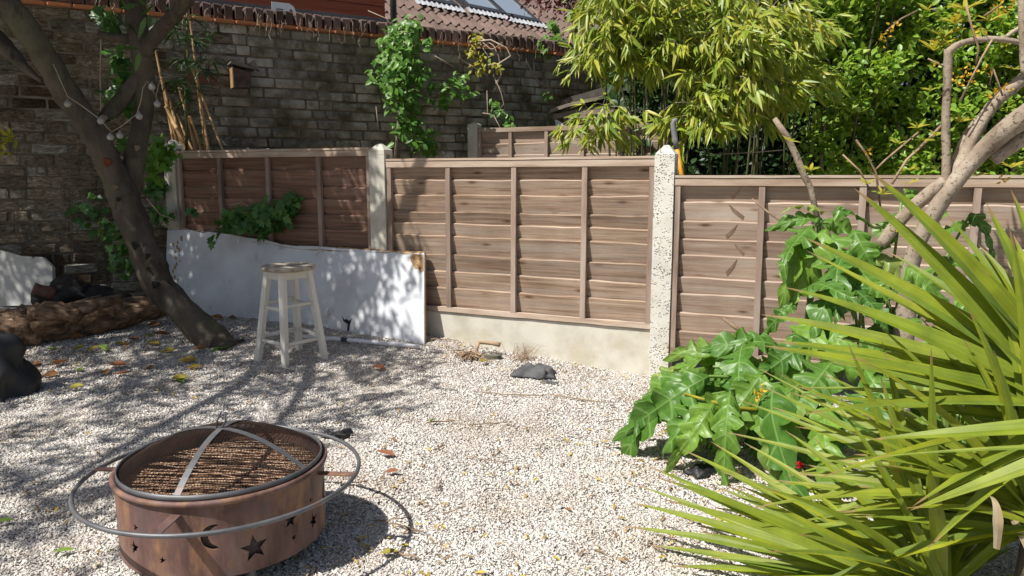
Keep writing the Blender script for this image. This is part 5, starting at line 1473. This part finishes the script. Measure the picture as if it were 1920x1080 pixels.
for q, w in (([(1672, 345, 3.3), (1700, 300, 3.3), (1740, 262, 3.3), (1765, 235, 3.3)], .006), ([(1640, 320, 3.3), (1660, 300, 3.3), (1690, 275, 3.3), (1722, 248, 3.3)], .0045), ([(1605, 262, 3.3), (1625, 290, 3.3), (1643, 325, 3.3), (1652, 400, 3.3)], .0045),
             ([(1580, 290, 3.35), (1612, 320, 3.35), (1628, 350, 3.35)], .004), ([(1800, 190, 3.1), (1840, 110, 3.1), (1860, 75, 3.1)], .004), ([(1740, 110, 3.1), (1770, 125, 3.1)], .003), ([(1812, 10, 3.1), (1822, 50, 3.1), (1835, 90, 3.1), (1830, 120, 3.1)], .004), ([(1660, 60, 3.2), (1690, 35, 3.2), (1720, 20, 3.2)], .004), ([(1845, 30, 3.1), (1875, 10, 3.1)], .004), ([(1855, 160, 3.1), (1862, 130, 3.1), (1880, 180, 3.1)], .004)):
    put('twig', MB().tube([at(*p) for p in q], w, 6), M['twig'], sh, True)
ms, fl = [], []
def whorl(px, py, d, n, L, up=.5):
    c0 = at(px, py, d)
    for k in range(n):
        a = 6.283 * k / n + rng.random()
        dd = Vector((math.cos(a), math.sin(a) * .6 - .2, up + rng.normal() * .25))
        ms.append(frame(dd, Vector((-.3, -.5, 1)), c0, rng.uniform(.7, 1.1) * L))
for px, py, n, L in ((1770, 70, 14, .085), (1790, 45, 12, .09), (1750, 95, 10, .08), (1720, 240, 8, .05), (1733, 265, 8, .05), (1765, 85, 8, .07), (1685, 270, 8, .05), (1625, 345, 6, .05), (1520, 320, 9, .06), (1480, 265, 6, .045), (1705, 345, 8, .05), (1800, 230, 8, .06), (1810, 20, 10, .09), (1740, 20, 8, .06), (1855, 40, 8, .07), (1895, 315, 6, .06), (1705, 320, 7, .05), (1655, 365, 7, .05), (1745, 170, 6, .05), (1830, 330, 5, .05), (1755, 255, 7, .05), (1900, 130, 7, .05)):
    whorl(px, py, 3.2, n, L)
foliage(sh, 'lance', ms, M['yellow_leaf'], 300)
for j, (px, py, r0, n) in enumerate(((1805, 145, 16, 22), (1815, 130, 12, 14), (1885, 8, 14, 20), (1868, 18, 8, 8), (1675, 50, 8, 10), (1660, 65, 7, 8), (1833, 60, 9, 10), (1855, 130, 6, 6), (1862, 175, 9, 12), (1888, 165, 8, 8), (1880, 85, 6, 6), (1625, 287, 5, 5), (1880, 335, 6, 6), (1650, 80, 8, 6), (1420, 742, 7, 9), (1428, 728, 6, 6), (1685, 432, 6, 5), (1750, 120, 5, 4))):
    c0 = at(px, py, 3.12 if py < 400 else 2.75)
    for k in range(n):
        fl.append(frame(rv(), rv(), c0 + rv() * r0 * 3.1 / F, rng.uniform(.014, .025)))
foliage(sh, 'oval', fl, M['flower'], 180, 'petal')

stake = [((1452, 222), (1475, 255), (1492, 290), (1508, 330), (1520, 352))]
tag(put('cut_branch', MB().tube([at(x, y, 3.75) for x, y in stake[0]] + [at(1535, 420, 3.7)], [.012, .016, .0165, .016, .015, .014], 10, True, .15, 2), M['bark_pale'], smooth=True), 'bare cut branch poking up above the right fence panel', 'branch')
tag(put('dead_stick', MB().tube([at(1410, 373, 3.55), at(1440, 398, 3.5), at(1485, 428, 3.45), at(1500, 440, 3.42)], [.004, .0055, .006, .006], 7), M['twig'], smooth=True), 'thin dead stick slanting in front of the greyish fence panel', 'stick')
tag(put('dead_stick', MB().tube([at(1355, 597, 3.35), at(1380, 615, 3.33), at(1408, 635, 3.3)], [.006, .009, .009], 7), M['twig'], smooth=True), 'short thick dead stick leaning out of the leaves by the fence foot', 'stick')
# ================================================================== acanthus: big glossy lobed leaves
def leaf_uv(me, uv):
    at_ = me.attributes.new('leafuv', 'FLOAT_VECTOR', 'POINT')
    at_.data.foreach_set('vector', np.array(uv, dtype=np.float32).reshape(-1))
def acanthus_mesh(seed, lobes=5, wid=.55, droop=.35, cup=.25):
    """lobed blade, each lobe quilted between the veins and pointing towards the tip"""
    r = random.Random(seed)
    n = lobes * 8
    ph = r.uniform(0, 6)
    dep = [r.uniform(.75, 1.15) for _ in range(lobes + 2)]
    vs, fs, uv = [], [], []
    cols = (-1, -.72, -.36, 0, .36, .72, 1)
    for i in range(n + 1):
        u = i / n
        env = math.sin(math.pi * (.06 + .94 * u) ** .8) ** .8 if u < 1 else .02
        k = u * lobes
        saw = k % 1.0
        tooth = .10 * abs(math.sin(saw * math.pi * 3))
        zc = -droop * u ** 2.2 + .02 * math.sin(u * 7 + ph)
        for v in cols:
            side = 1 if v > 0 else 0
            tri = (saw / .62 if saw < .62 else (1 - saw) / .38) ** .8
            lob = .26 + .78 * tri * dep[(int(k) + side * 2) % (lobes + 2)] + tooth
            av = abs(v)
            w = wid * .5 * env * (lob if av > .9 else (.75 * lob + .25 if av > .5 else 1.0))
            quilt = (.030 * math.sin(math.pi * saw) ** 2 - .012) * wid * av + .018 * wid * av * math.sin(u * 40 + side * 2 + ph)
            curl = -.10 * wid * av ** 2 * (1 + 1.5 * math.sin(k * 1.7 + ph + side * 2))
            z = zc + cup * av * w + quilt + curl * 1.3
            vs.append((u + .16 * av * env * (.35 + .65 * saw) * .6, v * w, z))
            uv.append((k, v, seed))
    c = len(cols)
    for i in range(n):
        for q in range(c - 1):
            a = i * c + q
            fs.append((a, a + 1, a + c + 1, a + c))
    me = mesh_of('leaf', vs, fs, M['acanthus'], True)
    leaf_uv(me, uv)
    return me
ac = thing('acanthus_plant', on_ground(1500, 800), 'acanthus with big glossy lobed leaves in front of the right fence panel', 'plant')
acm = [acanthus_mesh(i, random.choice((4, 5, 5, 6)), random.uniform(.5, .72), random.uniform(.35, 1.0), random.uniform(.0, .4)) for i in range(10)]
# (base px, tip px, depth at base, depth at tip, width factor)
LV = [((1300, 705), (1165, 790), 2.95, 2.85, .9), ((1320, 690), (1185, 722), 3.05, 3.0, 1), ((1330, 705), (1215, 800), 2.9, 2.8, .8), ((1345, 670), (1250, 665), 3.15, 3.15, .9), ((1330, 740), (1255, 815), 2.85, 2.72, .8), ((1350, 740), (1297, 830), 2.82, 2.65, .7), ((1370, 730), (1335, 845), 2.8, 2.6, .7),
      ((1420, 680), (1300, 650), 3.2, 3.15, 1.1), ((1440, 690), (1330, 745), 2.95, 2.8, 1.2), ((1430, 700), (1370, 790), 2.85, 2.68, 1.0), ((1450, 720), (1400, 860), 2.8, 2.55, .8), ((1400, 640), (1345, 700), 3.1, 2.9, .8), ((1460, 650), (1375, 640), 3.2, 3.1, 1), ((1380, 650), (1320, 630), 3.3, 3.3, .7),
      ((1480, 740), (1435, 880), 2.75, 2.55, .8), ((1500, 720), (1440, 790), 2.8, 2.65, .9), ((1520, 700), (1450, 740), 2.9, 2.8, 1.0), 
      ((1530, 420), (1455, 470), 3.35, 3.25, .9), ((1540, 410), (1470, 410), 3.4, 3.35, .8), ((1545, 400), (1500, 365), 3.4, 3.4, .8), ((1525, 430), (1478, 520), 3.35, 3.2, .7), ((1550, 430), (1505, 535), 3.3, 3.15, .8), ((1535, 415), (1625, 425), 3.35, 3.25, .9), ((1560, 400), (1640, 400), 3.4, 3.35, .7), ((1560, 440), (1560, 545), 3.3, 3.1, .9), ((1600, 430), (1645, 500), 3.3, 3.15, .9), ((1590, 470), (1530, 540), 3.2, 3.05, .9),
      ((1600, 500), (1665, 545), 3.2, 3.05, .9), ((1580, 530), (1530, 590), 3.15, 3.0, 1), ((1600, 540), (1660, 590), 3.1, 2.95, 1), ((1640, 470), (1720, 520), 3.25, 3.15, .9), ((1680, 400), (1640, 440), 3.3, 3.2, .8), ((1700, 500), (1760, 560), 3.1, 2.95, .9), ((1540, 600), (1480, 650), 3.1, 2.95, 1), ((1560, 620), (1590, 690), 3.0, 2.85, 1), ((1600, 620), (1680, 660), 3.0, 2.85, 1), ((1520, 640), (1460, 690), 3.0, 2.85, 1), ((1560, 680), (1520, 760), 2.9, 2.7, 1), ((1620, 690), (1660, 770), 2.9, 2.7, 1), ((1700, 600), (1780, 650), 3.0, 2.85, 1), ((1720, 700), (1800, 760), 2.8, 2.65, 1), ((1650, 740), (1600, 820), 2.75, 2.6, 1), ((1690, 380), (1740, 345), 3.2, 3.2, .8), ((1740, 430), (1790, 360), 3.25, 3.3, .6), ((1760, 500), (1830, 480), 3.2, 3.1, .8), ((1790, 560), (1850, 600), 3.0, 2.9, .9), ((1550, 760), (1510, 860), 2.7, 2.5, .9), ((1760, 440), (1820, 420), 3.3, 3.25, .7), ((1820, 400), (1870, 460), 3.3, 3.2, .8)]
for i, (b0, t0, yb, yt, wf) in enumerate(LV):
    p, q = at(*b0, yb), at(*t0, yt)
    g = ground_z(q.x, q.y) + .02
    if q.z < g: q.z = g
    L = (q - p).length * 1.08
    d = (q - p).normalized()
    k = acm[i % len(acm)]
    up = Vector((-.25, -.5, .8)) + rv() * .5
    o = inst('leaf', k, frame((d + Vector((0, 0, .14)) + rv() * .14).normalized(), up, p, (L, L * wf * 1.0, L)), ac)
# stalks run from the root to each leaf
rt_ = on_ground(1500, 800)
rt2 = on_ground(1640, 800)
for i, (b0, t0, yb, yt, wf) in enumerate(LV):
    if i % 2: continue
    p = at(*b0, yb)
    r0 = rt_ if b0[0] < 1560 else rt2
    put('stalk', MB().tube([r0 + rv() * .03, r0.lerp(p, .55) + Vector((0, 0, .10)), p], [.008, .007, .005], 6), M['acanthus'], ac, True)
yst = MB().tube([at(1283, 738, 2.85), at(1330, 752, 2.8), at(1380, 764, 2.78), at(1420, 768, 2.76)], [.005, .006, .0065, .007], 7)
put('yellow_stalk', yst, M['yellow_leaf'], ac, True)
# filler leaves low and deep so that the plant has body
for i in range(40):
    px, py = rng.uniform(1490, 1860), rng.uniform(500, 860)
    Y = 3.25 - (py - 480) * .0013 + rng.uniform(.0, .25)
    p = at(px, py, Y)
    if (p - FR0).dot(FN) < .12 or p.z < .06: continue
    d = Vector((rng.normal() * .8 - .2, -.5, -.35 + rng.normal() * .4)).normalized()
    L = rng.uniform(.16, .30)
    inst('leaf', acm[i % 10], frame(d, Vector((-.3, -.4, .9)) + rv() * .4, p, (L, L * .95, L)), ac)

for i in range(64):                                    # smaller leaves inside the low front mound
    px, py = rng.uniform(1225, 1520), rng.uniform(655, 800)
    if py < 700 - (px - 1225) * .25 or (px < 1290 and py > 770): continue
    p = at(px, py, 3.12 - (py - 655) * .0016 + rng.uniform(0, .2))
    if (p - FR0).dot(FN) < .1 or p.z < .05: continue
    L = rng.uniform(.10, .20)
    inst('leaf', acm[i % 10], frame(Vector((rng.normal() * .7 - .45, -.5, -.25 + rng.normal() * .35)), Vector((-.3, -.4, .9)) + rv() * .5, p, (L, L, L)), ac)
# ================================================================== sword-leaved plants in the right foreground
def blade(base, mid, tip, w, parent, mat='phormium', fold=.35, twist=0.0, name='sword_leaf'):
    """folded strap leaf through mid at half length"""
    base, mid, tip = Vector(base), Vector(mid), Vector(tip)
    ctl = mid * 2 - (base + tip) * .5
    n = 14
    vs, fs, uv = [], [], []
    sd = rng.uniform(0, 50)
    for i in range(n + 1):
        t = i / n
        p = base * (1 - t) ** 2 + ctl * 2 * t * (1 - t) + tip * t * t
        d = ((ctl - base) * (1 - t) + (tip - ctl) * t).normalized()
        s = d.cross(Vector((-.35, -.45, .8))).normalized()
        s = Matrix.Rotation(twist * (t - .3), 3, d) @ s
        nn = s.cross(d).normalized()
        if nn.z < 0: nn = -nn
        ww = w / 2 * min(1, .6 + 1.2 * t) * min(1.0, ((1 - t) / .62) ** .85) + .0005
        vs += [p - s * ww + nn * ww * fold, p, p + nn * .0004, p + s * ww + nn * ww * fold]
        uv += [(t, -1, sd), (t, 0, sd), (t, 0, sd), (t, 1, sd)]
    for i in range(n):
        a = i * 4
        fs += [(a, a + 1, a + 5, a + 4), (a + 2, a + 3, a + 7, a + 6)]
    o = put(name, MB().add(vs, fs), M[mat], parent, True)
    leaf_uv(o.data, uv)
    return o
C1, C2, C3 = Vector((1.44, 1.80, 0.54)), Vector((1.07, 1.75, 0.10)), Vector((1.30, 1.74, 0.30))    # growing points
P1 = thing('tall_sword_plant', Vector((1.46, 1.82, 0)), 'tall sword-leaved plant with broad yellow-green blades sweeping in from the right edge', 'plant')
P2 = thing('low_sword_plant', Vector((1.07, 1.78, 0)), 'lower clump of narrow sword leaves spilling onto the gravel at bottom right', 'plant')
P3 = thing('middle_sword_plant', Vector((1.32, 1.78, 0)), 'middle clump of sword leaves between the tall and the low one at the right', 'plant')
for P_, c in ((P1, C1), (P2, C2), (P3, C3)):
    b0 = P_.location
    put('stem', MB().tube([Vector((b0.x, b0.y, -.03)), (Vector(b0) + c) / 2, c], [.035, .03, .028], 10, True, .2, 5), M['bark'], P_, True)
def sword(c, tip, w, par, sag=None, **kw):
    b0 = c + rv() * .03
    sag = rng.uniform(.005, .05) if sag is None else sag
    blade(b0, b0.lerp(tip, .5) + Vector((0, 0, sag)), tip, w, par, fold=rng.uniform(.2, .6), twist=rng.normal() * .25, **kw)
for t, yt, w in (((1600, 352), 2.0, .050), ((1632, 322), 1.95, .048), ((1510, 446), 2.1, .046), ((1512, 470), 2.2, .028), ((1463, 537), 2.0, .048), ((1450, 640), 2.0, .050), ((1427, 590), 2.15, .044), ((1430, 648), 1.95, .050), ((1590, 672), 1.8, .040), ((1850, 382), 2.0, .036), ((1895, 355), 2.0, .036), ((1770, 395), 2.2, .026), ((1835, 460), 2.1, .030), ((1660, 470), 2.2, .028), ((1540, 560), 2.2, .034), ((1900, 440), 2.3, .03)):
    sword(C1, at(*t, yt), w * 1.5, P1)
for b_, m, t, yb, ym, yt, w in (((2120, 790), (1850, 808), (1633, 824), 1.35, 1.4, 1.5, .036), ((2130, 800), (1900, 885), (1707, 957), 1.3, 1.32, 1.4, .034), ((2140, 840), (1900, 840), (1632, 858), 1.4, 1.45, 1.55, .012)):
    blade(at(*b_, yb), at(*m, ym), at(*t, yt), w, P1, fold=.3)
for t, yt, w in (((1213, 873), 2.35, .026), ((1190, 908), 2.3, .028), ((1180, 942), 2.25, .030), ((1170, 987), 2.2, .032), ((1213, 1022), 2.1, .028), ((1253, 1062), 2.05, .028), ((1333, 828), 2.3, .026), ((1280, 843), 2.4, .026), ((1342, 912), 2.1, .028), ((1280, 912), 2.25, .028), ((1395, 830), 2.2, .022), ((1405, 880), 2.1, .020), ((1300, 985), 2.15, .026), ((1320, 1045), 2.0, .026), ((1250, 955), 2.25, .022)):
    sword(C2, at(*t, yt), w * 1.35, P2, rng.uniform(0, .025))
for t, yt, w in (((1387, 750), 2.3, .032), ((1360, 810), 2.3, .032), ((1430, 725), 2.35, .032), ((1445, 762), 2.35, .034), ((1490, 800), 2.2, .034), ((1505, 870), 2.1, .034), ((1450, 900), 2.05, .034), ((1480, 735), 2.4, .030), ((1420, 690), 2.4, .026), ((1540, 700), 2.3, .03), ((1600, 640), 2.3, .03)):
    sword(C3, at(*t, yt), w, P3, rng.uniform(0, .04))
for c, par, n, l0, l1, lo in ((C1, P1, 60, .45, .85, .02), (C2, P2, 36, .40, .75, .12), (C3, P3, 62, .40, .80, .02)):
    k = 0
    while k < n:
        d = Vector((rng.normal() * .8 - .35, rng.normal() * .7 + .25, rng.normal() * .55 + .35)).normalized()
        tip = c + d * rng.uniform(l0, l1)
        if d.y < -.35 or tip.z < .07 or tip.y < 1.3: continue
        dd = tip.y * _c - (tip.z - EYE) * _s
        px, py = 960 + F * tip.x / dd, 540 - F * (tip.y * _s + (tip.z - EYE) * _c) / dd
        if py < 560 + max(0, 1750 - px) * .35 and px < 1830: continue          # keep the fence and trunk in view
        if px < 1420 and py < 880: continue
        sword(c, tip, rng.uniform(.022, .042), par)
        k += 1
for i in range(46):                                    # the crowded foot of the clumps
    c, par = random.choice(((C3, P3), (C2, P2), (C3, P3)))
    sword(c, at(rng.uniform(1560, 1960), rng.uniform(860, 1090), rng.uniform(1.62, 2.15)), rng.uniform(.022, .038), par, rng.uniform(0, .06))
for (a, m, t, w) in (((1885, 720, 1.95), (1850, 590, 2.0), (1822, 478, 2.05), .020), ((1905, 700, 1.95), (1897, 570, 2.0), (1889, 452, 2.05), .016), ((1868, 1030, 1.6), (1870, 960, 1.6), (1855, 930, 1.65), .02), ((1800, 1000, 1.9), (1720, 900, 2.0), (1590, 838, 2.1), .022), ((1830, 980, 1.9), (1790, 880, 2.0), (1745, 875, 2.1), .025), ((1930, 1040, 1.7), (1880, 940, 1.75), (1850, 930, 1.8), .018)):
    blade(at(*a), at(*m), at(*t), w, P1, mat='phormium_dead', name='withered_leaf')
rf = thing('red_flower', at(1500, 873, 2.1) - Vector((0, 0, .1)), 'single small red bloom among the low sword leaves', 'flower')
ms = [frame(rv() + Vector((0, -.3, .3)), rv(), at(1501, 873, 2.08) + rv() * .003, .014) for k in range(14)]
foliage(rf, 'round', ms, M['red_flower'], 20, 'petal')
put('flower_stalk', MB().tube([at(1501, 874, 2.08), at(1515, 900, 2.05), at(1540, 950, 2.0)], .002, 5), M['phormium'], rf)

# ================================================================== fallen leaves, twigs and litter on the gravel
fm = {}
for k in ('fallen', 'fallen_red', 'fallen_yellow', 'fallen_green'):
    fm[k] = []
    for i in range(3):
        r = random.Random(i + 9)
        v, f = simple_leaf(.42 + .1 * i, r.uniform(-.25, .1), r.uniform(.3, .8))
        me = mesh_of('fallen_leaf', v, f, M[k], True)
        fm[k].append(me)
special = [(742, 861, 'fallen_red', .085, 'red curled fallen leaf alone on the sunny gravel'), (722, 893, 'fallen_red', .06, 'small brownish red leaf near the fire pit ring'), (127, 735, 'fallen_yellow', .085, 'bright yellow fallen leaf on sunlit gravel right of the black sack'), (142, 1039, 'fallen_green', .06, 'green leaf on the gravel left of the rusty drum'), (28, 983, 'fallen_green', .055, 'green leaf on the gravel at the lower left edge'),
           (724, 697, 'fallen_red', .09, 'long reddish leaf lying right of the stool'), (712, 1046, 'fallen_yellow', .06, 'yellow petals lying in the fire pit shadow edge'), (915, 682, 'fallen_yellow', .08, 'yellow leaf beside the twig heap at the gravel board'), (808, 797, 'fallen_green', .05, 'tiny green sprig on the gravel centre')]
taken = []
for x, y, k, L, lab in special:
    p = on_ground(x, y)
    o = bpy.data.objects.new('fallen_leaf', fm[k][len(taken) % 3]); COL.objects.link(o)
    o.matrix_basis = frame(Vector((rng.normal(), rng.normal() * .5, .1)), Vector((rng.normal() * .2, -.2, 1)), p + Vector((0, 0, .016)), L)
    tag(o, lab, 'leaf', 'fallen leaves on the gravel'); taken.append(p)
lab_of = {'fallen': 'brown fallen leaf', 'fallen_red': 'rusty red fallen leaf', 'fallen_yellow': 'yellow fallen leaf', 'fallen_green': 'green tinged fallen leaf'}
spots_ = [(175, 648), (215, 650), (262, 640), (238, 655), (320, 632), (285, 636), (275, 615), (165, 665), (200, 663), (110, 660), (75, 688), (95, 690), (135, 662), (190, 610), (430, 598), (445, 600), (420, 602), (410, 655), (370, 680), (380, 692), (320, 715), (335, 712), (200, 707), (212, 708), (290, 690), (112, 706), (155, 700), (330, 660), (360, 660), (50, 700), (240, 690), (95, 660), (300, 650), (65, 706), (130, 640)]
for x, y in spots_:
    k = random.choice(('fallen', 'fallen', 'fallen_yellow', 'fallen_yellow', 'fallen_green', 'fallen_red'))
    p = on_ground(x, y)
    o = bpy.data.objects.new('fallen_leaf', random.choice(fm[k])); COL.objects.link(o)
    o.matrix_basis = frame(Vector((rng.normal(), rng.normal() * .6, rng.normal() * .15)), Vector((rng.normal() * .3, -.3 + rng.normal() * .3, 1)), p + Vector((0, 0, .018)), rng.uniform(.06, .11))
    where = ('lying close under the rotten log' if y < 668 and x < 250 else 'at the foot of the white board near the trunk' if x > 400 and y < 620 else 'beside the foot of the leaning trunk' if x > 255 and y < 670 else 'on the shaded gravel right of the black sack' if x < 180 else 'on the shaded gravel between fire pit and trunk')
    tag(o, lab_of[k] + ' ' + where, 'leaf', 'fallen leaves on the gravel')
tws = [((873, 862), (955, 874)), ((890, 742), (1035, 748)), ((1030, 745), (1150, 762)), ((885, 802), (948, 800)), ((800, 797), (853, 797)), ((830, 973), (875, 958)), ((650, 915), (690, 908)), ((735, 990), (800, 1010)), ((1120, 800), (1170, 792)), ((645, 700), (660, 680)), ((308, 730), (338, 707)), ((820, 1050), (850, 1058)), ((1215, 1025), (1250, 1045)), ((720, 1035), (790, 1060)), ((820, 925), (828, 905)), ((700, 985), (765, 982)), ((815, 850), (835, 838)), ((1240, 850), (1310, 855)), ((810, 640), (862, 643))]
TWL = ['dark thin twig in the middle of the sunny gravel', 'long thin stalk lying level below the grey rag', 'long thin stalk between the rag and the lobed leaves', 'pale flat stick on the gravel above the dark thin twig', 'short twig beside the tiny green sprig', 'curved pale stick on the open gravel low in the middle', 'twig crossing the shadow of the fire pit ring', 'broken stalk among litter right of the drum shadow', 'short twig just left of the lobed leaves', 'leaf-like stick lying between stool and fire pit', 'thick pale stick on shaded gravel left of the stool',
       'short stick near the bottom edge in the middle', 'brown stick by the lowest sword leaf tips', 'thin stalk at the bottom edge right of the drum', 'tiny upright-lying twig on the open gravel', 'twig lying along the edge of the drum shadow', 'very short twig right of the red curled leaf', 'dark twig under the edge of the lobed leaves', 'straight twig lying against the cream gravel board']
for i, (a, b_) in enumerate(tws):
    p, q = on_ground(*a), on_ground(*b_)
    p.z += .013; q.z += .015
    pts = [p.lerp(q, u) + Vector((rng.normal() * .004, rng.normal() * .004, abs(rng.normal()) * .004)) for u in np.linspace(0, 1, 6)]
    o = put('fallen_twig', MB().tube(pts, [.0022 + .0012 * rng.random()] * 5 + [.001], 5), M['twig'], smooth=True)
    tag(o, TWL[i], 'twig', 'loose twigs on the gravel')
lit = []
for i in range(5200):
    Y = 1.9 * (5.3 / 1.9) ** rng.random()
    x = rng.uniform(-.72, .5) * Y
    p = Vector((x, Y, 0))
    if (p - FR0).dot(FN) < .05 or (p - WS0).dot(WN) < .2: continue
    near = math.exp(-((p - FR0).dot(FN) - .1) / .22) + math.exp(-((p - Vector((-.45, 2.2, 0))).length) / .12) * 1.3 + (.5 if x < -1.2 and Y > 3.7 else 0) + math.exp(-((p - Vector((.85, 2.75, 0))).length) / .35)
    if rng.random() > .13 + near: continue
    p.z = ground_z(x, Y) + .011 + rng.random() * .006
    lit.append(frame(Vector((rng.normal(), rng.normal(), .1 * rng.normal())), Vector((rng.normal() * .3, rng.normal() * .3, 1)), p, (rng.uniform(.012, .045),) * 3))
o = merged('leaf_litter', *LEAF['lance'], lit, M['litter'], None)
tag(o, 'small dry leaf bits and yellow petals strewn over the gravel', 'leaf litter', kind='stuff')

# dry grass at the foot of the gravel board
dg_ = MB()
for i in range(90):
    p = G(978 + rng.normal() * 12, 676 + rng.normal() * 2.5)
    d = Vector((rng.normal() * .5 + .25, rng.normal() * .25, 1)).normalized() * rng.uniform(.04, .12)
    q = p + d
    q2 = q + Vector((d.x * .6, d.y * .4, -.01))
    if (q2 - FR0).dot(FN) < .035: continue
    dg_.tube([p, p.lerp(q, .6), q, q2], [.0011, .001, .0008, .0004], 3, False)
tag(put('dry_grass_tuft', dg_, M['twig']), 'wispy dry grass tuft growing at the foot of the cream gravel board', 'grass', kind='stuff')
wd = thing('weed', G(410, 658), 'tiny bright green weed beside the foot of the leaning trunk', 'weed')
foliage(wd, 'lance', [frame(Vector((math.cos(k), math.sin(k), .5)), Vector((0, 0, 1)) + rv() * .3, G(416, 657, .012), rng.uniform(.03, .05)) for k in range(9)], M['ivy_bright'], 20)
